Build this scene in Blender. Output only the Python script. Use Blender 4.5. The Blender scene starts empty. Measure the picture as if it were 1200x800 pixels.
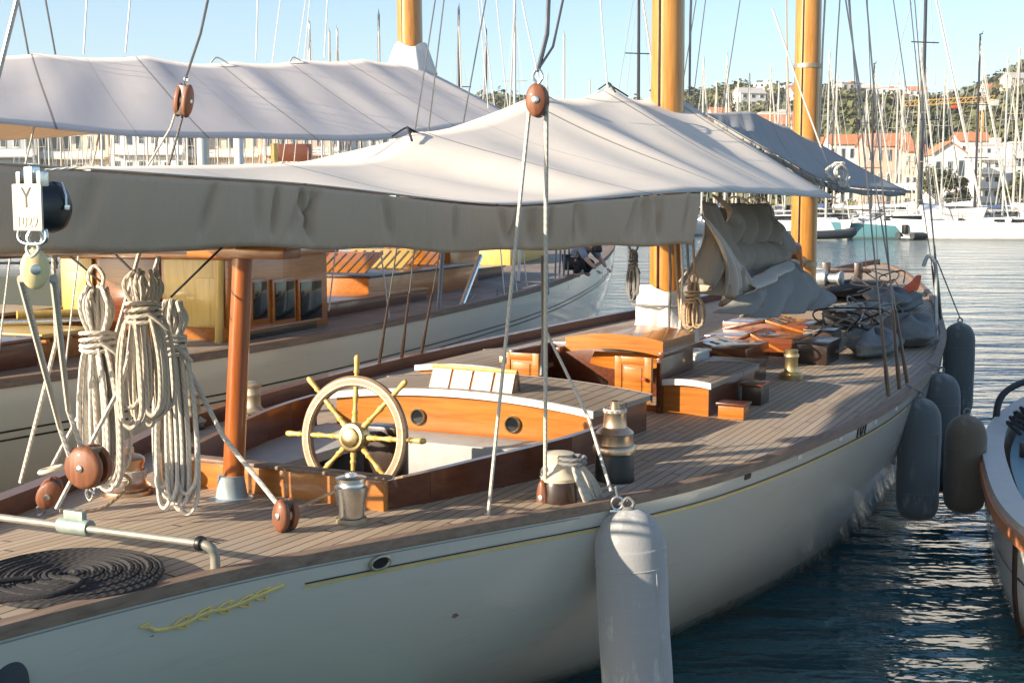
import bpy, bmesh, math, random
from mathutils import Vector, Matrix, Quaternion
random.seed(7)
R_=random.Random(11)
sc=bpy.context.scene
COL=sc.collection
rad=math.radians
# ------------------------------------------------------------------ camera frame and unprojection (used to size things from the photo)
F=1500.0; HC=3.05; PT=math.atan(160/1500)
FW=Vector((0,math.cos(PT),-math.sin(PT))); UP=Vector((0,math.sin(PT),math.cos(PT)))
def ray(px,py): return FW+Vector((1,0,0))*((px-600)/F)+UP*(-(py-400)/F)
def P(px,py,z):
    d=ray(px,py); return Vector((0,0,HC))+d*((z-HC)/d.z)
def Q(px,py,Y):
    d=ray(px,py); return Vector((0,0,HC))+d*(Y/d.y)
# frame of the near yacht
O1=Vector((-.93,7.55)); T1=math.atan2(.9,.435)
U1=Vector((math.cos(T1),math.sin(T1))); R1=Vector((U1.y,-U1.x))
def BW(s,t,z):
    v=O1+U1*s+R1*t; return Vector((v.x,v.y,z))
def bl(s,t,z): return Vector((s,-t,z))
def loc(v):
    d=Vector((v.x,v.y))-O1; return Vector((d.dot(U1),-d.dot(R1),v.z))
def onray(px,py,t):      # point of the pixel's ray on the plane of constant t of the near yacht
    d=ray(px,py); a=Vector((d.x,d.y)).dot(R1); b=(Vector((0,0))-O1).dot(R1)
    k=(t-b)/a; return Vector((0,0,HC))+d*k
def interp(x,pts):
    if x<=pts[0][0]: return pts[0][1]
    for i in range(len(pts)-1):
        x0,y0=pts[i]; x1,y1=pts[i+1]
        if x<=x1:
            m0=(y1-pts[i-1][1])/(x1-pts[i-1][0]) if i>0 else (y1-y0)/(x1-x0)
            m1=(pts[i+2][1]-y0)/(pts[i+2][0]-x0) if i<len(pts)-2 else (y1-y0)/(x1-x0)
            h=x1-x0; u=(x-x0)/h
            return (2*u**3-3*u*u+1)*y0+(u**3-2*u*u+u)*h*m0+(-2*u**3+3*u*u)*y1+(u**3-u*u)*h*m1
    return pts[-1][1]
def lerp(a,b,k): return a+(b-a)*k
def catmull(pts,n=6,closed=False):
    out=[]; N=len(pts); pts=[Vector(p) for p in pts]
    rng=range(N if closed else N-1)
    for i in rng:
        p1=pts[i]; p2=pts[(i+1)%N]
        p0=pts[i-1] if (i>0 or closed) else p1*2-p2
        p3=pts[(i+2)%N] if (i+2<N or closed) else p2*2-p1
        for k in range(n):
            t=k/n
            out.append(.5*((2*p1)+(p2-p0)*t+(2*p0-5*p1+4*p2-p3)*t*t+(3*p1-p0-3*p2+p3)*t**3))
    if not closed: out.append(pts[-1])
    return out
# ------------------------------------------------------------------ mesh builder
class MB:
    def __init__(s): s.v=[]; s.f=[]; s.uv=[]; s.mi=[]; s.sm=[]
    def add(s,verts,faces,uvs=None,mi=0,smooth=True,mx=None):
        b=len(s.v)
        for p in verts:
            p=Vector(p); s.v.append(mx@p if mx is not None else p)
        for i,f in enumerate(faces):
            s.f.append([b+k for k in f]); s.uv.append(uvs[i] if uvs else None); s.mi.append(mi); s.sm.append(smooth)
        return s
    def box(s,c,d,mx=None,bev=.0,mi=0,rz=0,seg=2):
        bm=bmesh.new(); bmesh.ops.create_cube(bm,size=1)
        for v in bm.verts: v.co=Vector((v.co.x*d[0],v.co.y*d[1],v.co.z*d[2]))
        if bev>0: bmesh.ops.bevel(bm,geom=list(bm.edges),offset=min(bev,min(d)*.45),segments=seg,affect='EDGES',profile=.6)
        M=Matrix.Translation(c)@Matrix.Rotation(rz,4,'Z')
        if mx is not None: M=mx@M
        bm.verts.ensure_lookup_table()
        s.add([v.co.copy() for v in bm.verts],[[v.index for v in f.verts] for f in bm.faces],mi=mi,mx=M,smooth=bev>0)
        bm.free(); return s
    def hexa(s,b4,t4,mi=0):     # 8 corners: four bottom, four top (same order)
        s.add(list(b4)+list(t4),[[3,2,1,0],[4,5,6,7],[0,1,5,4],[1,2,6,5],[2,3,7,6],[3,0,4,7]],mi=mi,smooth=False); return s
    def tube(s,pts,r,n=8,closed=False,cap=True,mi=0,flat=None):
        pts=[Vector(p) for p in pts]; N=len(pts)
        if N<2: return s
        tg=[]
        for i in range(N):
            a=pts[i-1] if (i>0 or closed) else pts[i]; b=pts[(i+1)%N] if (i<N-1 or closed) else pts[i]
            d=b-a
            tg.append(d.normalized() if d.length>1e-9 else Vector((0,0,1)))
        n0=tg[0].orthogonal().normalized() if flat is None else (Vector(flat)-tg[0]*tg[0].dot(Vector(flat))).normalized()
        verts=[];L=0;ls=[]
        for i in range(N):
            if i>0:
                L+=(pts[i]-pts[i-1]).length
                q=tg[i-1].rotation_difference(tg[i]); n0=q@n0
                n0=(n0-tg[i]*n0.dot(tg[i])).normalized()
            b0=tg[i].cross(n0); ri=r[i] if isinstance(r,(list,tuple)) else r
            ls.append(L)
            for k in range(n):
                a=2*math.pi*k/n; verts.append(pts[i]+n0*(math.cos(a)*ri)+b0*(math.sin(a)*ri))
        fs=[];uv=[]
        for i in range(N if closed else N-1):
            j=(i+1)%N; la=ls[i]; lb=ls[j] if j>i else L+(pts[0]-pts[-1]).length
            for k in range(n):
                k2=(k+1)%n
                fs.append([i*n+k,i*n+k2,j*n+k2,j*n+k]); uv.append([(la,k/n),(la,(k+1)/n),(lb,(k+1)/n),(lb,k/n)])
        s.add(verts,fs,uv,mi)
        if cap and not closed:
            b=len(s.v)-len(verts)
            s.f.append([b+k for k in range(n)][::-1]); s.uv.append(None); s.mi.append(mi); s.sm.append(False)
            s.f.append([b+(N-1)*n+k for k in range(n)]); s.uv.append(None); s.mi.append(mi); s.sm.append(False)
        return s
    def lathe(s,prof,mx=None,n=24,mi=0,sx=1,sy=1):
        verts=[];fs=[]
        for (r,z) in prof:
            for k in range(n):
                a=2*math.pi*k/n; verts.append((r*math.cos(a)*sx,r*math.sin(a)*sy,z))
        for i in range(len(prof)-1):
            for k in range(n): fs.append([i*n+k,i*n+(k+1)%n,(i+1)*n+(k+1)%n,(i+1)*n+k])
        ring=prof[0]==prof[-1]
        if not ring: fs.append([k for k in range(n)][::-1]); fs.append([(len(prof)-1)*n+k for k in range(n)])
        s.add(verts,fs,None,mi,True,mx); return s
    def grid(s,fn,nu,nv,mi=0,uvf=None,smooth=True,flip=False):
        verts=[fn(i/nu,j/nv) for i in range(nu+1) for j in range(nv+1)]
        fs=[];uv=[]
        g=uvf or (lambda a,b:(a,b))
        for i in range(nu):
            for j in range(nv):
                q=[(i,j),(i+1,j),(i+1,j+1),(i,j+1)]
                if flip: q=q[::-1]
                fs.append([a*(nv+1)+b for a,b in q]); uv.append([g(a/nu,b/nv) for a,b in q])
        s.add(verts,fs,uv,mi,smooth); return s
    def poly(s,pts,h,mi=0):      # prism: pts (x,y,z) bottom outline, extruded up by vector or height
        h=Vector((0,0,h)) if not isinstance(h,Vector) else h
        n=len(pts); v=[Vector(p) for p in pts]+[Vector(p)+h for p in pts]
        fs=[list(range(n))[::-1],list(range(n,2*n))]+[[i,(i+1)%n,n+(i+1)%n,n+i] for i in range(n)]
        s.add(v,fs,mi=mi,smooth=False); return s
    def build(s,name,mat,parent=None,angle=40,xf=None):
        me=bpy.data.meshes.new(name)
        vs=[tuple(xf(v)) if xf else tuple(v) for v in s.v]
        me.from_pydata(vs,[],s.f)
        for m in (mat if isinstance(mat,(list,tuple)) else [mat]): me.materials.append(M[m] if isinstance(m,str) else m)
        me.polygons.foreach_set('material_index',s.mi); me.polygons.foreach_set('use_smooth',s.sm)
        if any(u is not None for u in s.uv):
            ul=me.uv_layers.new(name='UVMap'); k=0; flat=[]
            for f,u in zip(s.f,s.uv):
                for i in range(len(f)): flat.extend(u[i] if u else (0,0))
            ul.data.foreach_set('uv',flat)
        me.validate(); me.update()
        bm=bmesh.new(); bm.from_mesh(me); bmesh.ops.recalc_face_normals(bm,faces=bm.faces); bm.to_mesh(me); bm.free()
        try: me.set_sharp_from_angle(angle=rad(angle))
        except Exception: pass
        o=bpy.data.objects.new(name,me); COL.objects.link(o)
        if parent is not None: o.parent=parent
        return o
def tag(o,label=None,cat=None,group=None,kind=None):
    if label: o['label']=label
    if cat: o['category']=cat
    if group: o['group']=group
    if kind: o['kind']=kind
    return o
def empty(name,lc,rz=0,label=None,cat=None,group=None,scale=None):
    o=bpy.data.objects.new(name,None); COL.objects.link(o); o.location=lc; o.rotation_euler=(0,0,rz)
    if scale: o.scale=(scale,)*3
    return tag(o,label,cat,group)
def dup(root,lc,rz,label,group=None,scale=1.0):
    def cp(o,parent):
        c=o.copy(); COL.objects.link(c); c.parent=parent
        for ch in list(o.children): cp(ch,c)
        return c
    r=cp(root,None); r.location=lc; r.rotation_euler=(0,0,rz); r.scale=(scale,)*3; r['label']=label
    if group: r['group']=group
    elif 'group' in r: del r['group']
    return r
def frame(p,zdir,xdir=None):
    z=Vector(zdir).normalized(); x=Vector(xdir) if xdir is not None else z.orthogonal()
    x=(x-z*x.dot(z)).normalized(); y=z.cross(x)
    m=Matrix((x,y,z)).transposed().to_4x4(); m.translation=Vector(p); return m
# ------------------------------------------------------------------ materials
M={}
def nodes(name):
    m=bpy.data.materials.new(name); m.use_nodes=True; nt=m.node_tree; b=nt.nodes['Principled BSDF']; M[name]=m
    return m,nt,b
def N(nt,t,**k):
    n=nt.nodes.new(t)
    for a,v in k.items():
        if a in n.inputs: n.inputs[a].default_value=v
        else: setattr(n,a,v)
    return n
def math_(nt,op,a,b=None,c=None):
    n=nt.nodes.new('ShaderNodeMath'); n.operation=op
    for i,v in enumerate((a,b,c)):
        if v is None: continue
        if isinstance(v,(int,float)): n.inputs[i].default_value=v
        else: nt.links.new(v,n.inputs[i])
    return n.outputs[0]
def mixc(nt,fac,a,b,mode='MIX'):
    n=nt.nodes.new('ShaderNodeMix'); n.data_type='RGBA'; n.blend_type=mode
    for s,v in ((n.inputs[0],fac),(n.inputs[6],a),(n.inputs[7],b)):
        if isinstance(v,(int,float)): s.default_value=v
        elif isinstance(v,(tuple,list)): s.default_value=(*v,1) if len(v)==3 else v
        else: nt.links.new(v,s)
    return n.outputs[2]
def coords(nt,kind='Object',scale=(1,1,1)):
    tc=N(nt,'ShaderNodeTexCoord'); mp=N(nt,'ShaderNodeMapping'); mp.inputs['Scale'].default_value=scale
    nt.links.new(tc.outputs[kind],mp.inputs['Vector']); return mp.outputs[0]
def noise(nt,vec,scale,detail=4,rough=.55):
    n=N(nt,'ShaderNodeTexNoise'); n.inputs['Scale'].default_value=scale; n.inputs['Detail'].default_value=detail; n.inputs['Roughness'].default_value=rough
    nt.links.new(vec,n.inputs['Vector']); return n.outputs[0]
def ramp(nt,fac,stops):
    n=N(nt,'ShaderNodeValToRGB'); e=n.color_ramp.elements
    while len(e)<len(stops): e.new(.5)
    for i,(p,c) in enumerate(stops):
        e[i].position=p; e[i].color=(*c,1) if len(c)==3 else c
    nt.links.new(fac,n.inputs[0]); return n.outputs[0]
def bump(nt,b,h,st=.3,dist=.02):
    n=N(nt,'ShaderNodeBump'); n.inputs['Strength'].default_value=st; n.inputs['Distance'].default_value=dist
    nt.links.new(h,n.inputs['Height']); nt.links.new(n.outputs[0],b.inputs['Normal'])
def simple(name,col,rough=.5,metal=0,var=.2,scale=6,bmp=0,coat=0,stretch=(1,1,1),spec=None,det=5):
    m,nt,b=nodes(name); b.inputs['Roughness'].default_value=rough; b.inputs['Metallic'].default_value=metal
    if coat: b.inputs['Coat Weight'].default_value=coat; b.inputs['Coat Roughness'].default_value=.12
    if spec is not None: b.inputs['Specular IOR Level'].default_value=spec
    v=coords(nt,'Object',stretch); f=noise(nt,v,scale,det)
    c=ramp(nt,f,[(.25,tuple(x*(1-var) for x in col)),(.75,tuple(min(1,x*(1+var)) for x in col))])
    nt.links.new(c,b.inputs['Base Color'])
    r2=math_(nt,'MULTIPLY_ADD',f,.3,rough-.15); nt.links.new(r2,b.inputs['Roughness'])
    if bmp: bump(nt,b,noise(nt,v,scale*4,4),bmp,.01)
    return m
def varnish(name,a,bcol,rough=.28,ax=0,coat=.5):
    m,nt,b=nodes(name); b.inputs['Roughness'].default_value=rough; b.inputs['Coat Weight'].default_value=coat; b.inputs['Coat Roughness'].default_value=.07
    st=[14,14,14]; st[ax]=.9
    v=coords(nt,'Object',tuple(st)); f=noise(nt,v,2.2,8,.65)
    v2=coords(nt,'Object',(1,1,1)); g=noise(nt,v2,1.7,3)
    c=ramp(nt,f,[(.28,tuple(x*.6 for x in bcol)),(.42,bcol),(.58,tuple(lerp(x,y,.6) for x,y in zip(bcol,a))),(.72,a)])
    c=mixc(nt,math_(nt,'MULTIPLY',g,.35),c,tuple(x*.45 for x in bcol))
    nt.links.new(c,b.inputs['Base Color']); bump(nt,b,f,.06,.004)
    return m
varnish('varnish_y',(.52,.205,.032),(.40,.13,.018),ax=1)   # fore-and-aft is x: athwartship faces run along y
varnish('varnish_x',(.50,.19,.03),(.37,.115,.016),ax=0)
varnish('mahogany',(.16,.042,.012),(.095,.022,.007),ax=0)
varnish('mahogany_y',(.23,.06,.014),(.14,.033,.009),ax=1)
varnish('spar',(.62,.30,.06),(.46,.185,.03),ax=2,rough=.32)
varnish('spar_red',(.50,.15,.03),(.36,.09,.016),ax=2)
varnish('spar_x',(.22,.075,.018),(.14,.04,.01),ax=0)
varnish('wheel_wood',(.38,.27,.17),(.26,.17,.10),rough=.5,ax=1,coat=.1)
varnish('cream_wood',(.72,.52,.16),(.62,.41,.10),rough=.4,ax=2,coat=.3)
varnish('block_wood',(.33,.13,.06),(.20,.07,.03),rough=.55,ax=2,coat=.1)
varnish('rail_wood',(.30,.21,.15),(.20,.13,.09),rough=.6,ax=0,coat=0)
varnish('rail_red',(.20,.06,.03),(.11,.03,.016),rough=.4,ax=0,coat=.3)
simple('brass',(.56,.43,.22),.36,.9,.2,10)
simple('bronze',(.55,.40,.28),.33,.95,.25,9)
simple('bronze_dull',(.42,.36,.26),.5,.7,.3,14)
simple('steel',(.62,.62,.60),.28,1,.1,8)
simple('galv',(.42,.45,.45),.55,.75,.2,18)
simple('pipe_metal',(.30,.285,.23),.5,.35,.2,14)
simple('patina',(.27,.33,.29),.5,.3,.25,16)
simple('patina_grey',(.34,.40,.41),.5,.35,.2,16)
simple('black_paint',(.012,.012,.013),.4,0,.2,10)
simple('dark_wood',(.035,.018,.012),.35,0,.3,9,coat=.3)
simple('dark_cloth',(.025,.027,.03),.8,0,.3,12,bmp=.4)
simple('dark_rope',(.022,.020,.022),.85,0,.4,40,bmp=.5)
simple('wire',(.16,.16,.165),.4,.8,.1,10)
simple('wire_pale',(.55,.55,.53),.5,.3,.1,10)
simple('white_paint',(.66,.645,.61),.35,0,.06,5)
simple('cushion',(.58,.555,.53),.65,0,.07,9,bmp=.2)
simple('grey_paint',(.50,.50,.50),.6,0,.12,7)
simple('bench_grey',(.40,.395,.38),.7,0,.14,9,bmp=.15)
simple('grey_bag',(.15,.16,.165),.85,0,.25,8,bmp=.4)
simple('orange_cloth',(.62,.13,.06),.8,0,.15,8)
simple('red_cloth',(.6,.06,.03),.7,0,.2,8)
simple('gold',(.80,.60,.20),.4,.25,.1,20)
simple('ivory',(.60,.54,.41),.45,0,.06,10)
simple('cream_block',(.80,.64,.32),.45,0,.10,7)
simple('glass_dark',(.012,.015,.018),.06,0,.1,5,spec=.6)
simple('glass_blue',(.05,.07,.09),.08,0,.3,3,spec=.7)
simple('skin',(.55,.33,.24),.55,0,.1,20)
simple('shirt',(.23,.27,.35),.85,0,.12,30,bmp=.3)
simple('trousers',(.02,.022,.028),.85,0,.2,20)
simple('hair',(.03,.022,.017),.6,0,.3,40)
simple('text_dark',(.02,.018,.014),.5,0,.1,10)
simple('text_relief',(.62,.55,.40),.5,0,.1,10)
simple('fender_dark',(.035,.042,.05),.75,0,.2,30,bmp=.2)
# rope: laid strands from the tube UV
def ropemat(name,col,dark):
    m,nt,b=nodes(name); b.inputs['Roughness'].default_value=.85
    uv=N(nt,'ShaderNodeTexCoord'); sp=N(nt,'ShaderNodeSeparateXYZ'); nt.links.new(uv.outputs['UV'],sp.inputs[0])
    w=math_(nt,'SINE',math_(nt,'ADD',math_(nt,'MULTIPLY',sp.outputs[0],170.0),math_(nt,'MULTIPLY',sp.outputs[1],6.2832*3)))
    w=math_(nt,'MULTIPLY_ADD',w,.5,.5)
    g=noise(nt,coords(nt),14,4)
    c=mixc(nt,w,tuple(x*.82 for x in col),col); c=mixc(nt,math_(nt,'MULTIPLY',g,.5),c,dark)
    nt.links.new(c,b.inputs['Base Color']); bump(nt,b,w,.5,.004); return m
ropemat('rope',(.60,.53,.43),(.40,.33,.25)); ropemat('rope_white',(.68,.63,.55),(.5,.46,.4)); ropemat('rope_black',(.035,.032,.033),(.015,.014,.014)); ropemat('rope_tan',(.45,.33,.21),(.25,.17,.1)); ropemat('rope_grey',(.22,.22,.22),(.12,.11,.1))
# teak deck: straight planks along the ship (object x), caulked seams
def teakmat(name,a,bcol,pitch=.058,seam=.13,ln=3.1):
    m,nt,b=nodes(name); b.inputs['Roughness'].default_value=.72
    tc=N(nt,'ShaderNodeTexCoord'); sp=N(nt,'ShaderNodeSeparateXYZ'); nt.links.new(tc.outputs['Object'],sp.inputs[0])
    k=math_(nt,'DIVIDE',sp.outputs[1],pitch); fl=math_(nt,'FLOOR',k); fr=math_(nt,'FRACT',k)
    wn=N(nt,'ShaderNodeTexWhiteNoise',noise_dimensions='1D'); nt.links.new(fl,wn.inputs['W'])
    kx=math_(nt,'ADD',math_(nt,'DIVIDE',sp.outputs[0],ln),math_(nt,'MULTIPLY',wn.outputs[0],7.3))
    fx=math_(nt,'FRACT',kx)
    wn2=N(nt,'ShaderNodeTexWhiteNoise',noise_dimensions='2D'); cb=N(nt,'ShaderNodeCombineXYZ'); nt.links.new(fl,cb.inputs[0]); nt.links.new(math_(nt,'FLOOR',kx),cb.inputs[1]); nt.links.new(cb.outputs[0],wn2.inputs['Vector'])
    gr=noise(nt,coords(nt,'Object',(2.5,45,8)),1.3,6,.65); pat=noise(nt,coords(nt),.9,4)
    c=mixc(nt,wn2.outputs[0],bcol,a); c=mixc(nt,math_(nt,'MULTIPLY',gr,.5),c,tuple(x*.55 for x in bcol)); 
    c=mixc(nt,ramp(nt,pat,[(.40,(0,0,0)),(.72,(.8,.8,.8))]),c,(.40,.35,.29))
    c=mixc(nt,ramp(nt,noise(nt,coords(nt,'Object',(.8,2,1)),2.3,7,.7),[(.55,(0,0,0)),(.75,(.5,.5,.5))]),c,(.15,.115,.085))
    s1=math_(nt,'LESS_THAN',fr,seam); s2=math_(nt,'LESS_THAN',fx,.004); s=math_(nt,'MAXIMUM',s1,s2)
    c=mixc(nt,s,c,(.018,.015,.013)); nt.links.new(c,b.inputs['Base Color'])
    hh=math_(nt,'SUBTRACT',math_(nt,'MULTIPLY',gr,.3),s); bump(nt,b,hh,.25,.004); return m
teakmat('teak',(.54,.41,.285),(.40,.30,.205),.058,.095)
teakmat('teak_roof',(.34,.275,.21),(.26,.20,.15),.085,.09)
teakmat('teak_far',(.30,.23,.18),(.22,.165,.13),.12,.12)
# painted topsides
def hullmat(name,col,line=False):
    m,nt,b=nodes(name); b.inputs['Roughness'].default_value=.17; b.inputs['Coat Weight'].default_value=.45; b.inputs['Coat Roughness'].default_value=.06
    f=noise(nt,coords(nt,'Object',(.5,1,1.6)),1.6,5); g=noise(nt,coords(nt,'Object',(.35,1,3)),5,7,.75)
    c=mixc(nt,math_(nt,'MULTIPLY',f,.3),col,tuple(x*.84 for x in col)); c=mixc(nt,ramp(nt,g,[(.56,(0,0,0)),(.8,(.45,.45,.45))]),c,tuple(x*y*.72 for x,y in zip(col,(1,.92,.78))))
    tc=N(nt,'ShaderNodeTexCoord'); sp=N(nt,'ShaderNodeSeparateXYZ'); nt.links.new(tc.outputs['Object'],sp.inputs[0])
    st=math_(nt,'ADD',sp.outputs[2],math_(nt,'MULTIPLY',g,.22)); st=ramp(nt,st,[(.17,(.75,.75,.75)),(.34,(0,0,0))])     # slime above the water line
    c=mixc(nt,st,c,(.085,.085,.05))
    w=math_(nt,'ABSOLUTE',math_(nt,'SUBTRACT',math_(nt,'FRACT',math_(nt,'DIVIDE',sp.outputs[2],.155)),.5)); w=math_(nt,'GREATER_THAN',w,.485)
    nt.links.new(c,b.inputs['Base Color']); bump(nt,b,math_(nt,'SUBTRACT',noise(nt,coords(nt,'Object',(.6,1,.8)),2.2,3),math_(nt,'MULTIPLY',w,.05)),.10,.03); return m
hullmat('hull_white',(.60,.55,.475)); hullmat('hull_cream',(.66,.60,.48)); hullmat('hull_far',(.78,.77,.74)); hullmat('hull_grey',(.25,.28,.30)); hullmat('hull_navy',(.03,.05,.10)); hullmat('hull_teal',(.10,.24,.28)); hullmat('hull_dim',(.42,.42,.42))
simple('antifoul',(.05,.07,.06),.6,0,.3,5)
# cloth: translucent canvas with panel seams across
def canvas(name,col,trans,pitch=.0,trcol=None,wr=.25,sc_=2.2,st=(1,1,.6)):
    m,nt,b=nodes(name); b.inputs['Roughness'].default_value=.9
    f=noise(nt,coords(nt),1.2,5); c=mixc(nt,math_(nt,'MULTIPLY',f,.35),col,tuple(x*.8 for x in col))
    h=noise(nt,coords(nt,'Object',st),sc_,5,.6)
    if pitch:
        h=math_(nt,'ADD',h,math_(nt,'MULTIPLY',noise(nt,coords(nt,'UV',(3.5,.9,1)),1.3,6,.6),.8))
        tc=N(nt,'ShaderNodeTexCoord'); sp=N(nt,'ShaderNodeSeparateXYZ'); nt.links.new(tc.outputs['UV'],sp.inputs[0])
        fr=math_(nt,'FRACT',math_(nt,'DIVIDE',sp.outputs[0],pitch)); e=math_(nt,'LESS_THAN',fr,.014)
        e2=math_(nt,'LESS_THAN',math_(nt,'FRACT',math_(nt,'ADD',math_(nt,'DIVIDE',sp.outputs[0],pitch),.5)),.007)
        e=math_(nt,'MAXIMUM',e,math_(nt,'MULTIPLY',e2,.55))
        hm=math_(nt,'GREATER_THAN',sp.outputs[1],.975); e=math_(nt,'MAXIMUM',e,math_(nt,'MULTIPLY',hm,.25))
        sn=ramp(nt,noise(nt,coords(nt,'UV',(.5,1.2,1)),2.5,7,.7),[(.5,(0,0,0)),(.8,(.4,.4,.4))]); c=mixc(nt,sn,c,tuple(x*y for x,y in zip(col,(.74,.68,.58))))
        c=mixc(nt,math_(nt,'MULTIPLY',e,.9),c,tuple(x*.28 for x in col))
    nt.links.new(c,b.inputs['Base Color']); bump(nt,b,h,wr,.05)
    if trans:
        t=N(nt,'ShaderNodeBsdfTranslucent'); t.inputs[0].default_value=(*(trcol or col),1)
        mx=N(nt,'ShaderNodeMixShader'); mx.inputs[0].default_value=trans
        out=nt.nodes['Material Output']; nt.links.new(b.outputs[0],mx.inputs[1]); nt.links.new(t.outputs[0],mx.inputs[2]); nt.links.new(mx.outputs[0],out.inputs[0])
    return m
canvas('awning_beige',(.72,.655,.57),.10,1.55,(.5,.36,.22),.07)
canvas('valance',(.64,.46,.33),.10,0,(.34,.24,.15),.55,1.1,(7,7,.9))
canvas('awning_white',(.88,.86,.83),.36,1.9,(.85,.66,.46),.06)
canvas('awning_shade_grey',(.31,.315,.31),.05,1.4,None,.12)  # grey cloth carries the shade on this awning as colour
canvas('sail_tan',(.40,.34,.27),.05,0,(.4,.3,.2),.5,4)
canvas('sail_highlight',(.66,.62,.56),.08,0,(.5,.4,.3),.5,4)  # pale copy of the sail cloth, paints highlights on its folds
canvas('sail_grey',(.30,.295,.28),.05,0,None,.5,4)
canvas('cloth_white',(.82,.79,.74),.1,0,None,.5,6)
# fenders: knitted cover, pale scuffs
def fendermat(name,col,scuff):
    m,nt,b=nodes(name); b.inputs['Roughness'].default_value=.92
    b.inputs['Sheen Weight'].default_value=.3
    f=noise(nt,coords(nt,'Object',(1,1,.35)),5,6,.7); g=noise(nt,coords(nt,'Object',(1,1,14)),6,3)
    c=mixc(nt,math_(nt,'MULTIPLY',g,.4),col,tuple(x*.7 for x in col)); c=mixc(nt,ramp(nt,f,[(.54,(0,0,0)),(.70,(scuff,)*3)]),c,(.75,.74,.70))
    nt.links.new(c,b.inputs['Base Color']); bump(nt,b,noise(nt,coords(nt),90,2),.4,.004); return m
fendermat('fender_pale',(.31,.315,.315),.6); fendermat('fender_grey',(.085,.10,.105),.28); fendermat('fender_brown',(.12,.095,.065),.15)
# ------------------------------------------------------------------ the near yacht
BT=[(-5,.40),(-4,.53),(-3.2,.64),(-2.6,.75),(-2,.90),(-1.36,1.13),(-.72,1.39),(0,1.71),(.85,2.0),(2.3,2.26),(4.2,2.44),(6.5,2.42),(8.7,2.26),(10,2.1),(13.5,1.5),(16,.82),(17,.42),(17.6,.03)]
ZT=[(-5,1.66),(-3,1.58),(-1,1.5),(0,1.475),(4,1.46),(8,1.5),(12,1.6),(16,1.85),(17.6,2.0)]
KT=[(-5,1.20),(-2,.62),(-.6,.16),(1,-.28),(2.3,-.52),(4.4,-1.0),(6.4,-1.4),(10,-1.6),(13.5,-1.2),(16,-.2),(17,.9),(17.6,1.9)]
def hb(s): return max(.01,interp(s,BT))
def zr(s): return interp(s,ZT)
def zk(s): return interp(s,KT)
def hull_t(s,z):
    k=(zr(s)-z)/(zr(s)-zk(s)); k=min(1,max(0,k))
    return hb(s)*math.sqrt(max(0,1-k**1.5))
def hull_p(s,v,side):   # v 0 rail .. 1 keel
    z=lerp(zr(s),zk(s),v**1.15); return bl(s,side*hull_t(s,z),z)
Y1=empty('classic_yacht',(O1.x,O1.y,0),T1,'grey white classic yacht with teak deck, varnished deckhouses and a spoked steering wheel','yacht')
NS=70
ss=[-5+22.6*i/NS for i in range(NS+1)]
hm=MB()
for side in (1,-1):
    hm.grid(lambda a,b,side=side:hull_p(-5+22.6*a,b,side),90,26)
hm.poly([hull_p(-5,v/10,1) for v in range(11)]+[hull_p(-5,v/10,-1) for v in range(9,-1,-1)],Vector((.004,0,0)))
hm.build('hull','hull_white',Y1,50)
# the boot top below the water line
# toe rail / rail cap
def railcap(side,w=.062,h=.004,inner=.02,mat='rail_wood',z0=0):
    m=MB()
    def f(a,b):
        s=-5+22.55*a; q=[(0.012,h-.05),(0.012,h),(-w,h),(-w,-.08),(0.012,h-.05)][int(round(b*4))]
        return bl(s,side*max(.0,hb(s)+q[0]),zr(s)+q[1]+z0)
    m.grid(f,110,4,smooth=False); return m
railcap(1).build('rail_cap','rail_wood',Y1); railcap(-1,.09,.07,mat='rail_red').build('rail_cap','rail_red',Y1)
DZ=-.045      # deck below the rail
S0,S1=-.86,1.27
def cw(s): return lerp(.66,1.05,(s-S0)/(S1-S0)) if s<0 else interp(s,[(0,.92),(.6,1.08),(1.27,1.14)])
def zd(s,t=0):
    b=hb(s); return zr(s)+DZ+.05*(1-(min(1,abs(t)/max(b,.01)))**2)
dm=MB()
def decks(sa,sb,n,ta,tb,k):
    dm.grid(lambda a,b:(lambda s:bl(s,lerp(ta(s),tb(s),b),zd(s,lerp(ta(s),tb(s),b))))(lerp(sa,sb,a)),n,k)
e=.05
decks(-4.98,S0,24,lambda s:-hb(s)+e,lambda s:hb(s)-e,10)
decks(S0,S1,14,lambda s:-hb(s)+e,lambda s:-cw(s),4); decks(S0,S1,14,lambda s:cw(s),lambda s:hb(s)-e,4)
decks(S1,17.3,70,lambda s:-hb(s)+min(e,hb(s)*.5),lambda s:hb(s)-min(e,hb(s)*.5),12)
dm.build('deck','teak',Y1)
# cove stripe, dark line, scroll, scuppers, number
def sidepos(s,dz,off=.006):
    z=zr(s)-dz; t=hull_t(s,z); t2=hull_t(s,z-.02); ds=.02
    tg=Vector((ds*2,-(hull_t(s+ds,z)-hull_t(s-ds,z)),0)); dn=Vector((0,-(t2-t),-.02)); n=tg.cross(dn).normalized()
    if n.y>0: n=-n
    p=bl(s,t,z); return p+n*off,n,tg.normalized()
def strip(sa,sb,dz,w,mat,name,n=60,off=.004,side=1):
    m=MB()
    def f(a,b):
        p,nn,tg=sidepos(lerp(sa,sb,a),dz+(b-.5)*w,off); 
        if side<0: p=Vector((p.x,-p.y,p.z))
        return p
    m.grid(f,n,2); return m.build(name,mat,Y1)
strip(-1.86,4.9,.15,.013,'gold','cove_stripe',70)
strip(-1.86,7.5,.134,.007,'black_paint','cove_dark_line',70)  # plain black line along the gold stripe
strip(-4.9,-.3,.065,.006,'hull_grey','sheer_line',50,.003)
sm=MB()
def side_curve(pts,r):
    sm.tube(catmull([sidepos(s,d,.006)[0] for s,d in pts],5),r,6)
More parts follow.
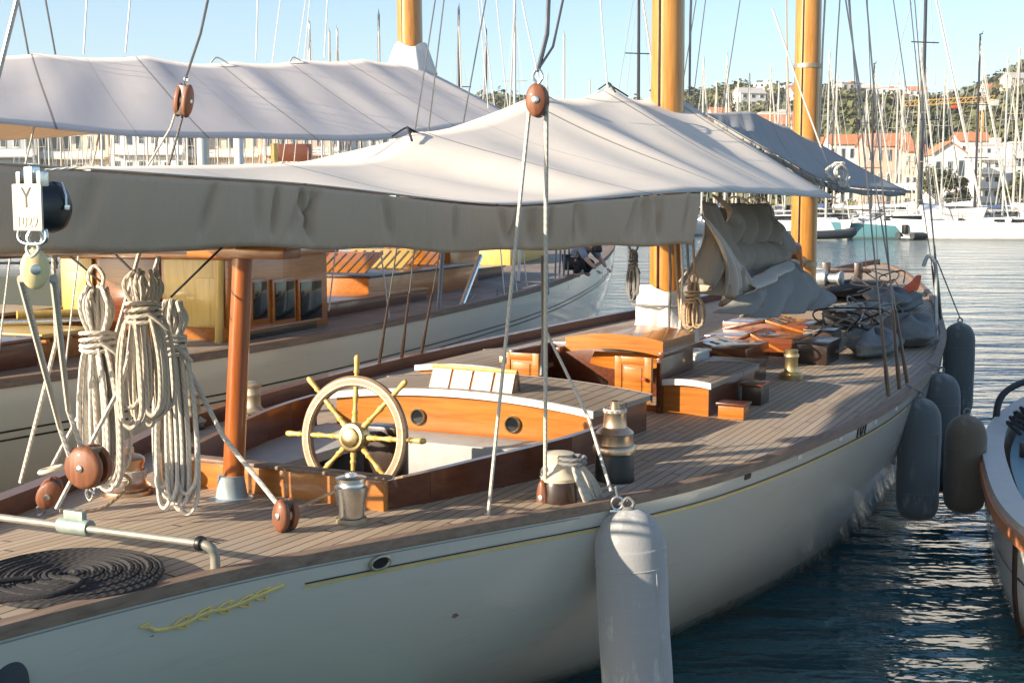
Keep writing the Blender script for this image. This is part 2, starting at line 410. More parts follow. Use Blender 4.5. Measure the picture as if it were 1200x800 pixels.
side_curve([(-2.62,.16),(-2.57,.185),(-2.45,.185),(-2.35,.16),(-2.25,.165),(-2.15,.15),(-2.05,.13),(-1.97,.115)],.008)
for a,d0 in ((-2.5,.18),(-2.4,.165),(-2.3,.16),(-2.2,.155),(-2.12,.14)):
    for sg in (1,-1): side_curve([(a,d0),(a+.03,d0+.02*sg),(a+.075,d0+.026*sg),(a+.06,d0+.012*sg)],.0045)
side_curve([(-2.62,.16),(-2.66,.15),(-2.63,.14)],.005)
sm.build('scroll_ornament','gold',Y1)
p,n,tg=sidepos(-1.48,.10,.004); mx=frame(p,n,tg); hp=MB()
hp.lathe([(.05,0),(.052,.012),(.043,.016),(.036,.010),(.034,-.004)],mx,24,0,1.25,.75)
HP=hp.build('hawse_pipe','bronze_dull',Y1)
MB().lathe([(.001,.0085),(.036,.0085),(.036,.007),(.001,.007)],mx,20,0,1.25,.75).build('opening','black_paint',HP)  # solid black disc paints the dark inside the pipe
for s,d,mt in ((1.18,.07,'black_paint'),(1.95,.07,'white_paint'),(2.75,.07,'white_paint'),(3.62,.075,'white_paint'),(4.35,.075,'white_paint')):
    p,n,tg=sidepos(s,d,.003); MB().box((0,0,0),(.075,.032,.008),frame(p,n,tg),.004).build('scupper',mt,Y1)  # white plates paint the sunlit openings, the black one the dark slot
def text(body,mx,size,name,mat,parent,depth=.004,thin=1.0):
    cu=bpy.data.curves.new(name,'FONT'); cu.body=body; cu.size=size; cu.extrude=depth; cu.align_x='CENTER'; cu.align_y='CENTER'
    o=bpy.data.objects.new(name,cu); COL.objects.link(o); dg=bpy.context.evaluated_depsgraph_get()
    me=bpy.data.meshes.new_from_object(o.evaluated_get(dg)); bpy.data.objects.remove(o)
    me.transform(mx@Matrix.Diagonal((thin,1,1,1))); me.materials.clear(); me.materials.append(M[mat]); me.name=name
    o=bpy.data.objects.new(name,me); COL.objects.link(o); o.parent=parent; return o
p,n,tg=sidepos(3.25,.068,.004)
text('101',frame(p,n,tg),.19,'sail_number','text_dark',Y1,.003)
# ---- cockpit
zc=zd(0)
cm=MB(); TH=.045
def coam(pts,h0,h1,th=TH,mat='mahogany',name='cockpit_coaming'):
    m=MB(); n=len(pts)
    for i in range(n-1):
        (s0,t0),(s1,t1)=pts[i],pts[i+1]
        d=Vector((s1-s0,t1-t0)).normalized(); nn=Vector((-d.y,d.x))*th*.5
        ha=lerp(h0,h1,i/(n-1)); hb_=lerp(h0,h1,(i+1)/(n-1))
        def q(s,t,sg,z): return bl(s+nn.x*sg,t+nn.y*sg,z)
        m.hexa([q(s0,t0,-1,.98),q(s1,t1,-1,.98),q(s1,t1,1,.98),q(s0,t0,1,.98)],[q(s0,t0,-1,zc+ha),q(s1,t1,-1,zc+hb_),q(s1,t1,1,zc+hb_),q(s0,t0,1,zc+ha)])
    return m.build(name,mat,Y1)
nearpts=[(S0+.03,.70),(-.55,.80),(-.2,.90),(.2,1.02),(.6,1.12),(.95,1.17),(1.27,1.18)]
coam(nearpts,.155,.20); coam([(s,-t) for s,t in nearpts],.155,.20)  # dark mahogany puts the near side's shade into the coaming colour
MB().box((S0,0,(.98+zc+.165)/2),(.05,1.46,zc+.165-.98),None,.01).build('aft_coaming','varnish_y',Y1)
MB().box((S0-.005,0,zc+.178),(.085,1.5,.022),None,.008).build('coaming_cap','rail_wood',Y1)
MB().box((.2,0,1.0),(2.2,2.3,.02)).build('cockpit_sole','rail_wood',Y1)
for sg in (1,-1):
    b=MB(); pts=[(s,t*sg-.03*sg) for s,t in nearpts]; inn=[(s,.54*sg) for s,_ in nearpts][::-1]
    ol=[bl(s,t,1.40) for s,t in pts+inn]; b.poly(ol,.06); b.build('cockpit_bench','bench_grey',Y1)
b=MB(); b.box((1.06,0,1.36),(.36,2.1,.26),None,.01); b.build('bridge_step','bench_grey',Y1)
b=MB(); b.box((-.62,0,1.28),(.40,.8,.2),None,.02); b.build('steering_box','dark_wood',Y1)
# ---- steering wheel
W0=loc(Q(415,512,7.44)); 
SW=empty('steering_wheel',(0,0,0)); SW.parent=Y1
tilt=rad(8); ax=Vector((-math.cos(tilt),0,math.sin(tilt)*1.0)).normalized()
wf=frame(W0,ax,(0,1,0)); RO=.345
MB().lathe([(RO-.046,-.018),(RO-.046,.016),(RO-.036,.026),(RO+.004,.026),(RO+.017,.014),(RO+.017,-.014),(RO+.004,-.024),(RO-.036,-.024),(RO-.046,-.018)],wf,64).build('rim','wheel_wood',SW)
m=MB(); m.lathe([(RO-.035,.0255),(RO-.035,.028),(RO-.032,.028),(RO-.032,.0255),(RO-.035,.0255)],wf,64); m.lathe([(RO-.003,.0255),(RO-.003,.028),(RO,.028),(RO,.0255),(RO-.003,.0255)],wf,64); m.build('rim_inlay','brass',SW)
MB().lathe([(.085,-.04),(.088,.03),(.078,.042),(.06,.045),(.055,.06),(.035,.07),(.014,.072),(.001,.072)],wf,28).build('hub','brass',SW)
prof=[(.017,.07),(.019,.11),(.014,.13),(.02,.145),(.014,.16),(.012,.20),(.017,.235),(.02,.25),(.014,.262),(.015,RO-.05),(.016,RO+.012),(.011,RO+.025),(.018,RO+.04),(.014,RO+.055),(.016,RO+.085),(.019,RO+.115),(.014,RO+.135),(.003,RO+.142)]
for k in range(8):
    a=math.pi/2+k*math.pi/4+.03
    d=wf.to_3x3()@Vector((math.cos(a),math.sin(a),0)); MB().lathe(prof,frame(W0,d),12).build('spoke','cream_wood',SW)
m=MB(); m.tube([W0-ax*.04,W0-ax*.3],.035,14); m.box(W0-ax*.36+Vector((0,0,-.14)),(.16,.24,.42),None,.02); m.build('steering_pedestal','dark_wood',Y1)
# binnacle lantern by the wheel
BN=empty('binnacle',(0,0,0)); BN.parent=Y1; c=loc(P(445,512,1.44)); c.x+=.35
MB().lathe([(.085,0),(.085,.03),(.06,.05),(.055,.2),(.08,.22),(.08,.235)],Matrix.Translation((c.x,c.y,1.34)),20).build('stand','bronze_dull',BN)
MB().lathe([(.075,.235),(.078,.33),(.06,.36),(.02,.37)],Matrix.Translation((c.x,c.y,1.34)),20).build('lantern_glass','glass_blue',BN)
m=MB(); m.lathe([(.082,.33),(.085,.345),(.06,.385),(.03,.40),(.012,.42),(.001,.43)],Matrix.Translation((c.x,c.y,1.34)),20)
for k in range(6):
    a=k*math.pi/3; x=c.x+.08*math.cos(a); y=c.y+.08*math.sin(a); m.tube([(x,y,1.575),(x,y,1.68)],.005,6)
m.build('lantern_cage','brass',BN)
# ---- deckhouse
DH=empty('deckhouse',(0,0,0)); DH.parent=Y1
zb=zd(1.6)-.05; ZT1=1.70
def cam(t,w,h): return h*(1-(t/w)**2)
def house(parent,s0,s1,w0,w1,zt,camb,wallmat_y,wallmat_x,roofmat,over=.03,trim='white_paint',zbot=None,t0=0):
    zb_=zbot if zbot is not None else zd(s0)-.06
    n=14
    def top(s,k):
        w=lerp(w0,w1,(s-s0)/(s1-s0)); t=-w+2*w*k; return t,zt+cam(t,w,camb)
    m=MB()
    for i in range(n):
        ta,za=top(s0,i/n); tb,zb2=top(s0,(i+1)/n)
        m.add([bl(s0,ta+t0,zb_),bl(s0,tb+t0,zb_),bl(s0,tb+t0,zb2),bl(s0,ta+t0,za)],[[0,1,2,3]],mi=0,smooth=False)
        ta,za=top(s1,i/n); tb,zb2=top(s1,(i+1)/n)
        m.add([bl(s1,ta+t0,zb_),bl(s1,tb+t0,zb_),bl(s1,tb+t0,zb2),bl(s1,ta+t0,za)],[[0,1,2,3]],mi=0,smooth=False)
    for sg in (1,-1): m.add([bl(s0,sg*w0+t0,zb_),bl(s1,sg*w1+t0,zb_),bl(s1,sg*w1+t0,zt),bl(s0,sg*w0+t0,zt)],[[0,1,2,3]],mi=1,smooth=False)  # side walls take the darker wood, their shade put into its colour
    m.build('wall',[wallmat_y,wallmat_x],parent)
    r=MB()
    def rf(a,b):
        s=lerp(s0-over,s1+over,a); w=lerp(w0,w1,a)+over; t=-w+2*w*b; return bl(s,t+t0,zt+cam(t,w,camb)+.038)
    r.grid(rf,6,14)
    r.grid(lambda a,b:rf(a,b)-Vector((0,0,.036)),6,14)
    for bb in (0,1): r.grid(lambda a,b,bb=bb:rf(a,bb)-Vector((0,0,.036*b)),6,1,smooth=False)
    r.build('roof',roofmat,parent)
    for aa,sg in ((0,-1),(1,1)):
        t=MB()
        t.grid(lambda a,b,aa=aa,sg=sg:rf(aa,a)+Vector((sg*(.012 if b in(0,1) and 0<b<1 else .012),0,.006-.046*b)),14,1,smooth=False)
        t.grid(lambda a,b,aa=aa,sg=sg:rf(aa,a)+Vector((sg*.012-sg*.03*b,0,.006)),14,1,smooth=False)
        t.grid(lambda a,b,aa=aa,sg=sg:rf(aa,a)+Vector((sg*.012-sg*.03*b,0,-.040)),14,1,smooth=False)
        t.build('roof_trim',trim,parent)
    return rf
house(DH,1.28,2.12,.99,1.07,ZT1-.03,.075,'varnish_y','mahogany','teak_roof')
def porthole(parent,s,t,z,r,axis=(-1,0,0),yup=(0,1,0)):
    mx=frame(bl(s,t,z),axis,yup); m=MB()
    m.lathe([(r,-.01),(r*1.22,.0),(r*1.24,.010),(r*1.1,.018),(r*.98,.012),(r*.98,-.01)],mx,28,0)
    m.lathe([(.001,.004),(r*.99,.004),(r*.99,-.006),(.001,-.006)],mx,28,1)
    m.build('porthole',['brass','glass_dark'],parent)
q=onrayS=None
def at_s(px,py,s):     # ray meets the athwartship plane at s
    d=ray(px,py); k=(s+(O1.dot(U1)))/Vector((d.x,d.y)).dot(U1); return loc(Vector((0,0,HC))+d*k)
for px,py in ((490,488),(601,497)):
    v=at_s(px,py,1.275); porthole(DH,v.x-.002,-v.y,v.z,.048)
# padded hatch lid leaning on the roof
HL=empty('hatch_lid',(0,0,0)); HL.parent=Y1
a=at_s(500,462,1.36); bq=at_s(600,468,1.36); a2=at_s(508,428,1.46); b2=at_s(606,436,1.46)
def quadslab(q4,th,parent,name,mat,ins=0,off=0):
    c=sum(q4,Vector())/4; n=(q4[1]-q4[0]).cross(q4[3]-q4[0]).normalized()
    if n.x>0: n=-n
    pts=[p+(c-p).normalized()*ins+n*off for p in q4]; m=MB(); m.poly(pts,-n*th); return m.build(name,mat,parent)
quadslab([a,bq,b2,a2],.03,HL,'frame','varnish_y')
for k in range(4):
    f0=(k+.08)/4; f1=(k+.96)/4
    quadslab([a.lerp(bq,f0).lerp(a2.lerp(b2,f0),.14),a.lerp(bq,f1).lerp(a2.lerp(b2,f1),.14),a.lerp(bq,f1).lerp(a2.lerp(b2,f1),.9),a.lerp(bq,f0).lerp(a2.lerp(b2,f0),.9)],.02,HL,'pad','cushion',0,.012)
m=MB(); m.tube([a2,b2],.016,8); m.build('top_rail','cream_wood',HL)
for p0,p1 in ((bq,b2),(a,a2)): MB().tube([p0,p0+Vector((.16,0,-.02)),p1],.01,6).build('prop','bronze_dull',HL)
# ---- cabin with companionway
CB=empty('cabin',(0,0,0)); CB.parent=Y1
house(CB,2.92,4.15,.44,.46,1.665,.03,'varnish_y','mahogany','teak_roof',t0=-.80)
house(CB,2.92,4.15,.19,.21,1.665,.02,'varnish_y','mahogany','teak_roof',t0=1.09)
MB().box(bl(3.92,.27,1.69),(.5,1.24,.05),None,.01).build('bridge','teak_roof',CB)
CW=empty('companionway',(0,0,0)); CW.parent=Y1
m=MB(); zt=1.885; zb2=1.36
# side cheeks and back of the companion box
for t in (-.36,.90): m.box(bl(3.25,t,1.66),(.78,.04,.44),None,.008)
m.box(bl(3.64,.27,1.66),(.04,1.30,.44),None,.008)
m.build('cheek','mahogany',CW)
MB().box(bl(2.945,.28,1.40),(.05,1.24,.2),None,.006).build('sill','varnish_y',CW)
MB().box(bl(3.2,.27,1.44),(.78,1.2,.02)).build('entry_shade','black_paint',CW)  # black sheet paints the shade inside the companionway
def panel_door(name,t0,t1,z0,z1,s,ang=0):
    d=MB(); w=t1-t0; c=bl(s,(t0+t1)/2,(z0+z1)/2); h=z1-z0
    d.box((0,0,0),(.03,w,h),None,.006); 
    for sg in (1,-1):
        d.box((-.018,sg*(w/2-.03),0),(.012,.055,h),None,.003); d.box((-.018,0,sg*(h/2-.028)),(.0118,w-.11,.055),None,.003)
    d.box((-.017,0,0),(.012,w-.16,h-.16),None,.004)
    o=d.build(name,'varnish_y',CW,xf=lambda v:Matrix.Translation(c)@Matrix.Rotation(ang,4,'Z')@v); return o,c
o,c=panel_door('door',-.36,-.05,1.56,1.88,2.75)
for z in (1.62,1.82): MB().box((c.x-.03,c.y+.16,z),(.02,.05,.05),None,.004).build('hinge','brass',CW)
o,c=panel_door('door',.60,.90,1.56,1.90,2.72)
MB().lathe([(.006,0),(.006,.02),(.016,.028),(.014,.042),(.001,.046)],frame((c.x-.02,c.y-.10,1.74),(-1,0,0)),12).build('door_knob','red_cloth',CW)
# sliding hatch, pushed forward
SH=empty('sliding_hatch',(0,0,0)); SH.parent=Y1
def hs(a,b): 
    t=lerp(.08,.90,b); return bl(lerp(2.95,3.75,a),t,2.0+.045*(1-((b-.5)*2)**2))
m=MB(); m.grid(hs,4,12); m.grid(lambda a,b:hs(a,b)-Vector((0,0,.12)),4,12)
for aa in (0,1): m.grid(lambda a,b,aa=aa:hs(aa,a)-Vector((0,0,.12*b)),12,1,smooth=False)
for bb in (0,1): m.grid(lambda a,b,bb=bb:hs(a,bb)-Vector((0,0,.12*b)),4,1,smooth=False)
m.build('hatch_top','varnish_y',SH)
m=MB()
for t in (.06,.92): m.box(bl(3.35,t,1.905),(1.0,.04,.04),None,.006)
m.build('slide_runner','mahogany',SH)
m=MB(); m.grid(lambda a,b:bl(3.05+.1*b,lerp(.25,.85,a),lerp(1.79,1.875,b)-.04*(1-((a-.5)*2)**2)*(1-b)),10,3); m.build('hatch_board','varnish_y',SH)
# low steps and boxes
def deckbox(name,s,t,d,h,mat,lid=None,rz=0):
    e_=empty(name,(0,0,0)); e_.parent=Y1; z=zd(s,t)
    MB().box(bl(s,t,z+h/2),(d[0],d[1],h),None,.008,rz=rz).build('body',mat,e_)
    MB().box(bl(s,t,z+h+.011),(d[0]+.03,d[1]+.03,.022),None,.006,rz=rz).build('lid',lid or mat,e_); return e_
deckbox('deck_step',2.98,1.46,(.16,.20),.10,'varnish_y','mahogany')
deckbox('deck_locker',3.75,1.42,(.25,.16),.15,'dark_wood','mahogany')
# skylights forward of the cabin
def skylight(s,t,d,h,openang,name='skylight'):
    e_=empty(name,(0,0,0)); e_.parent=Y1; z=zd(s,t)
    MB().box(bl(s,t,z+h/2),(d[0],d[1],h),None,.01).build('coaming','mahogany_y',e_)
    for sg in (1,-1):
        an=rad(openang)*sg; c=bl(s,t,z+h+.03)
        mx=Matrix.Translation(c)@Matrix.Rotation(an,4,'X')
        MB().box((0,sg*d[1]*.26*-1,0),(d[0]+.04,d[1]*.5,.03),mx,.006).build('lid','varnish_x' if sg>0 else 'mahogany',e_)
        g=MB()
        for k in range(3): g.box(((k-1)*d[0]*.3,sg*d[1]*.26*-1,.018),(d[0]*.24,d[1]*.36,.008),mx,.002)
        g.build('pane','glass_blue',e_)
    return e_
skylight(5.95,.30,(.85,1.1),.20,16); skylight(7.1,.55,(.7,1.0),.18,26); skylight(8.5,.35,(.8,1.0),.18,14)
deckbox('deck_locker',4.85,.9,(.55,.5),.16,'dark_wood','black_paint'); deckbox('deck_locker',6.6,1.3,(.6,.3),.2,'dark_wood','dark_wood'); deckbox('deck_locker',9.8,.9,(.8,.35),.22,'black_paint','dark_wood'); deckbox('deck_locker',5.1,.35,(.45,.4),.2,'grey_paint','white_paint'); deckbox('deck_locker',8.0,1.05,(.5,.3),.16,'dark_wood','dark_wood')
# bunch of orange gear on the lockers
# ---- winches
def winch(px,py,z,prof,base=None,handle=None,mt='bronze',sc_=1.0,drop=0):
    p=loc(P(px,py,z)); e_=empty('winch',(0,0,0)); e_.parent=Y1; z0=zd(p.x,-p.y)-.005+drop
    h=0
    if base:
        r,h,bm=base; MB().lathe([(r,0),(r*1.03,.01),(r*1.0,.03),(r*.97,h-.02),(r*.9,h)],Matrix.Translation((p.x,p.y,z0)),28).build('base',bm,e_)
    MB().lathe([(r*sc_,zz*sc_+h) for r,zz in prof],Matrix.Translation((p.x,p.y,z0)),28).build('drum',mt,e_)
    return e_,Vector((p.x,p.y,z0))
pro=[(.125,0),(.128,.03),(.12,.045),(.11,.05),(.106,.10),(.112,.115),(.105,.125),(.072,.15),(.068,.17),(.064,.225),(.07,.245),(.066,.252),(.03,.256),(.026,.30),(.01,.305)]
e_,wp=winch(720,565,1.43,pro,(.115,.17,'black_paint'))
m=MB()
for k in range(3): m.tube([wp+Vector((.065*math.cos(i*.5+k),.065*math.sin(i*.5+k),.41+.006*k)) for i in range(13)],.006,6,closed=True)
m.build('rope_turns','rope_white',e_)
pro2=[(.10,0),(.105,.02),(.085,.04),(.07,.06),(.068,.11),(.08,.13),(.082,.15),(.06,.155),(.03,.16),(.001,.162)]
e_,wp2=winch(655,590,1.43,pro2,(.10,.12,'dark_wood'),mt='ivory',sc_=1.0)
pro3=[(.078,0),(.082,.012),(.08,.03),(.088,.10),(.098,.16),(.1,.19),(.085,.2),(.082,.215),(.092,.225),(.092,.245),(.078,.25),(.04,.255),(.036,.27),(.001,.272)]
e_,wp3=winch(412,622,1.45,pro3,(.075,.03,'bronze_dull'),mt='steel',sc_=.82)
pro4=[(.12,0),(.125,.02),(.11,.035),(.10,.05),(.095,.09),(.09,.10),(.085,.13),(.095,.15),(.097,.17),(.08,.185),(.06,.19),(.04,.2),(.04,.23),(.001,.232)]
e_,wp4=winch(150,592,1.43,pro4,(.135,.03,'bronze'),mt='bronze')
m=MB()
for k in range(4): m.tube([wp4+Vector((.098*math.cos(i*.45),.098*math.sin(i*.45),.10+.012*k)) for i in range(14)],.007,6,closed=True)
m.build('rope_turns','rope_white',e_)
pro5=[(.095,0),(.10,.015),(.075,.03),(.062,.05),(.06,.12),(.066,.13),(.06,.14),(.06,.18),(.07,.19),(.072,.21),(.05,.22),(.03,.23),(.001,.232)]
for q in ((225,502),(296,490)):
    e_,w=winch(*q,1.43,pro5,(.09,.05,'dark_wood'),mt='bronze_dull',sc_=1.05)
pro6=[(.11,0),(.115,.05),(.10,.06),(.065,.075),(.06,.10),(.058,.20),(.07,.215),(.068,.235),(.055,.245),(.06,.27),(.05,.28),(.001,.282)]
winch(927,446,1.44,pro6,None,mt='brass')
# ---- spars
MX=loc(P(778,395,1.8)); MAIN=Vector((5.13,MX.y,0))
def mast(name,s,t,r,zb_,ztop,lean=0,mat='spar',collar=True):
    e_=empty(name,(0,0,0)); e_.parent=Y1
    b=bl(s,t,zb_); tp=bl(s-lean,t,ztop); m=MB(); m.tube([b.lerp(tp,k/12) for k in range(13)],[r*(1-.35*(k/12)**2) for k in range(13)],24); m.build('pole',mat,e_)
    for z in (2.2,5.0): 
        c=b.lerp(tp,(z-zb_)/(ztop-zb_)); MB().lathe([(r*1.02,-.03),(r*1.05,-.03),(r*1.05,.03),(r*1.02,.03)],Matrix.Translation(c),24).build('band','bronze_dull',e_)
    m=MB(); m.tube([b+Vector((-r*1.05,.03,.4)),tp+Vector((-r*.75,.02,-.2))],.012,6); m.build('sail_track','dark_wood',e_)
    return e_
mast('main_mast',5.15,.17,.155,1.35,21,.3); mast('fore_mast',12.1,-.14,.185,1.4,19,.2)
BE=loc(Q(42,236,5.35)); BOOM0=Vector((5.0,BE.y*.0-.05,3.0))
BA=Vector((-3.2,0,2.98)); 
m=MB(); bp=[Vector((lerp(4.95,-3.1,k/10),lerp(-.17,.10,k/10),lerp(3.0,2.93,k/10))) for k in range(11)]; m.tube(bp,[.10+.035*math.sin(math.pi*k/10) for k in range(11)],16); m.build('main_boom','spar_x',Y1)
CR=empty('boom_crutch',(0,0,0)); CR.parent=Y1; cb_=loc(P(272,598,1.44)); ct=at_s(285,290,cb_.x+.05)
m=MB(); m.tube([Vector((cb_.x,cb_.y,1.44)),ct],[.058,.052],20); m.build('post','spar_red',CR)
MB().lathe([(.115,0),(.12,.012),(.085,.022),(.082,.03),(.068,.125),(.07,.135),(.062,.137)],Matrix.Translation((cb_.x,cb_.y,zd(cb_.x,0)-.01)),28).build('socket','patina_grey',CR)
m=MB(); m.box(ct+Vector((0,0,-.02)),(.16,.62,.07),None,.012); m.box(ct+Vector((0,.25,.03)),(.12,.14,.08),None,.012); m.box(ct+Vector((0,-.25,.03)),(.12,.14,.08),None,.012); m.build('crosspiece','varnish_y',CR)
# mainsheet horse
HS=empty('mainsheet_horse',(0,0,0)); HS.parent=Y1
pb=loc(P(252,668,1.54)); pe=Vector((pb.x-.03,pb.y,1.61)); 
pl=Vector((pb.x-.12,1.35,1.63)); zb_=zd(pb.x,-pb.y)
m=MB(); m.tube(catmull([(pb.x,pb.y,zb_),(pb.x,pb.y,zb_+.09),(pb.x-.012,pb.y+.012,zb_+.125),(pb.x-.02,pb.y+.05,zb_+.14)],5),.021,14); m.lathe([(.034,0),(.034,.008),(.026,.014)],Matrix.Translation((pb.x,pb.y,zb_)),16); m.build('elbow','pipe_metal',HS)
m=MB(); m.tube([(pb.x-.02,pb.y+.04,zb_+.14),(pb.x-.07,pb.y+.6,zb_+.15),(pl.x,pl.y,zb_+.15)],.0165,14); m.build('pipe','pipe_metal',HS)
m=MB(); m.lathe([(.03,0),(.033,.012),(.03,.024)],frame((pb.x-.02,pb.y+.045,zb_+.14),(0,1,0)),16); m.build('flange','black_paint',HS)
sl=Vector((pb.x-.06,at_s(88,608,pb.x-.06).y,zb_+.15))
m=MB(); m.lathe([(.034,-.085),(.036,-.08),(.036,.08),(.034,.085)],frame(sl,(0,1,0)),18); m.box(sl+Vector((0,0,.045)),(.03,.11,.05),None,.006); m.build('slider','patina',HS)
# ---- standing rigging
def shroud(a,b,r=.007,mat='wire',name='shroud'):
    m=MB(); m.tube([a,a.lerp(b,.5),b],r,6); return m.build(name,mat,Y1)
for sg in (1,-1):
    for k,(s,zt) in enumerate(((4.15,17),(4.6,20),(5.0,13))):
        a=bl(s,sg*(hb(s)-.03),zr(s)+.05); b=bl(4.95,.17+sg*.1,zt); shroud(a,b)
        t0=a; t1=a.lerp(b,.045/ (zt/16)); m=MB(); m.tube([t0,t0.lerp(t1,.2),t0.lerp(t1,.5),t1],[.018,.02,.014,.012],8); m.build('rigging_screw','dark_wood',Y1)
    for k,(s,zt) in enumerate(((10.6,16),(11.2,18),(12.0,12))):
        a=bl(s,sg*(hb(s)-.03),zr(s)+.05); b=bl(12.0,-.14+sg*.1,zt); shroud(a,b)
        m=MB(); m.tube([a,a.lerp(b,.03),a.lerp(b,.055)],[.02,.022,.012],8); m.build('rigging_screw','dark_wood',Y1)
shroud(bl(17.3,0,2.0),bl(12,-.14,18)); shroud(bl(16.2,0,1.95),bl(12,-.14,12.5))
# samson posts, cleats, windlass on the foredeck
m=MB()
for s,t in ((14.2,.25),(14.2,-.25)): m.box(bl(s,t,zd(s)+.2),(.12,.12,.42),None,.02)
m.box(bl(14.2,0,zd(14)+.3),(.08,.9,.07),None,.02); m.build('bitts','dark_wood',Y1)
WL=empty('windlass',(0,0,0)); WL.parent=Y1
MB().box(bl(13.0,-.1,zd(13)+.1),(.45,.5,.2),None,.03).build('base','black_paint',WL)
MB().lathe([(.1,-.35),(.12,-.33),(.07,-.25),(.07,-.12),(.13,-.1),(.13,.1),(.07,.12),(.07,.25),(.12,.33),(.1,.35)],frame(bl(13,-.1,zd(13)+.3),(0,1,0)),20).build('barrel','galv',WL)
for s,t in ((11.2,.35),(13.9,-.75),(10.3,1.75)):
    m=MB(); c=bl(s,t,zd(s,t)+.07); m.tube([c+Vector((-.13,0,.0)),c,c+Vector((.13,0,0))],[.012,.02,.012],8); m.tube([c+Vector((-.04,0,-.08)),c+Vector((-.04,0,0))],.014,8); m.tube([c+Vector((.04,0,-.08)),c+Vector((.04,0,0))],.014,8); m.build('cleat','galv',Y1)
# ------------------------------------------------------------------ awnings
def w1(v): return BW(v.x,-v.y,v.z)
def tent(ridge,near,far,root,mat,seam_u,nv=14,sag=.06,vmat=None,vh=None,scall=None,nu=60,name='canopy',scal=.035):
    m=MB()
    def rp(a): return cr(ridge,a)
    def cr(pts,a):
        return Vector((interp(a,[(k,p.x) for k,p in pts]),interp(a,[(k,p.y) for k,p in pts]),interp(a,[(k,p.z) for k,p in pts])))
    def slope(edge,sg):
        def f(a,b):
            r=cr(ridge,a); e_=cr(edge,a); p=r.lerp(e_,b)
            sc_=abs(math.sin(math.pi*a*seam_u))*(1-b); p.z-=sag*math.sin(math.pi*b)*(.6+.8*sc_)
            p.z-=scal*sc_; p.z+=.012*math.sin(9*a*7+b*4)*b*(1-b)*4
            return p
        return f
    L=(cr(ridge,1)-cr(ridge,0)).length
    m.grid(slope(near,1),nu,nv,uvf=lambda a,b:(a*L,b)); m.grid(slope(far,-1),nu,nv,uvf=lambda a,b:(a*L,b))
    o=m.build(name,mat,root,80); so=o.modifiers.new('t','SOLIDIFY'); so.thickness=.006; so.offset=-1
    if vh:
        for edge,rng_,nm in ((near,vh[1],'valance'),(far,vh[2],'valance')):
            if rng_ is None: continue
            a0,a1=rng_
            v=MB(); e0=cr(edge,.5); rr=cr(ridge,.5); out=(e0-rr); out.z=0; out.normalize()
            pk=random.Random(3); pk_=[(pk.random(),pk.uniform(.003,.008),pk.uniform(.015,.04),pk.uniform(-.025,.025)) for _ in range(26)]
            def f(a,b):
                aa=lerp(a0,a1,a); p=cr(edge,aa); pu=sum(h_*math.exp(-((a-c_-sl_*b)/w_)**2) for c_,w_,h_,sl_ in pk_)*(math.sin(math.pi*min(1,b*1.15))**.7 if b<.87 else 0); h=vh[0](aa); fold=math.sin(aa*97)*.5+math.sin(aa*41+1.3)*.7+math.sin(aa*211)*.2
                return p+Vector((0,0,-.014-h*b+.008*math.sin(aa*60)*b))+out*(.004-pu+.014*.55*fold*b*(1.2-b*.5)-.05*b*b)
            v.grid(f,420,12); vo=v.build(nm,vmat,root,80); s2=vo.modifiers.new('t','SOLIDIFY'); s2.thickness=.005
    return cr
def onT(px,py,t): return loc(onray(px,py,t))
AW=empty('awning',(O1.x,O1.y,0),T1,'beige ridge tent awning with a brown valance over the cockpit of the near yacht','awning')
rid=[(-3.8,3.17),(-2.6,3.2),(-.48,3.28),(.2,3.33),(.64,3.49),(1.0,3.53),(1.6,3.63),(2.3,3.80),(2.59,3.89),(2.85,3.88),(3.3,3.90),(3.8,3.98),(4.06,4.06),(4.3,4.02),(4.8,4.0),(5.3,4.08),(5.6,4.16)]
A0,A1=-3.8,5.6
def an(s): return (s-A0)/(A1-A0)
ridge=[(an(s),bl(s,0,z)) for s,z in rid]
# near edge from the photo's hem line, one lateral distance per station
hem=[(-25,188,.75),(75,195,.85),(220,205,.99),(360,215,1.14),(590,239,1.38),(700,232,1.58),(820,224,1.8),(980,232,1.92)]
near=[(-.02,None)]
hp_=[onT(px,py,t) for px,py,t in hem]
near=[(i/(len(hp_)-1),p) for i,p in enumerate(hp_)]
# parameter by station so that seams run across
near=[((p.x-hp_[0].x)/(hp_[-1].x-hp_[0].x),p) for p in hp_]
far=[(k,Vector((p.x,-p.y*.62,min(p.z+.38,HC+(interp(k,[(kk,q.z) for kk,q in ridge])-HC)*(.45 if k<.55 else .45+.45*min(1,(k-.55)/.2)))))) for k,p in near]  # unseen far slope, shaped narrow and raised so sun reaches the deck
kv=near[6][0]
crn=tent(ridge,near,far,AW,'awning_beige',6,sag=.035,scal=.0,nu=90,vmat='valance',vh=(lambda a:interp(a,[(near[0][0],.29),(near[1][0],.28),(near[2][0],.26),(near[4][0],.215),(near[5][0],.245),(kv,.31)]),(0,kv),None))
# battens and lashings on the ridge
for s,z in ((.64,3.49),(2.59,3.88),(4.06,4.05),(5.35,4.14)):
    m=MB(); c=bl(s,0,z); m.tube(catmull([c+Vector((-.16,-.12,-.05)),c+Vector((-.05,-.03,.03)),c+Vector((.06,.02,.035)),c+Vector((.2,-.1,-.06))],4),.008,6)
    m.tube(catmull([c+Vector((-.12,.05,-.02)),c+Vector((0,0,.04)),c+Vector((.16,.06,-.05))],4),.006,6); m.build('lashing','dark_rope',AW)
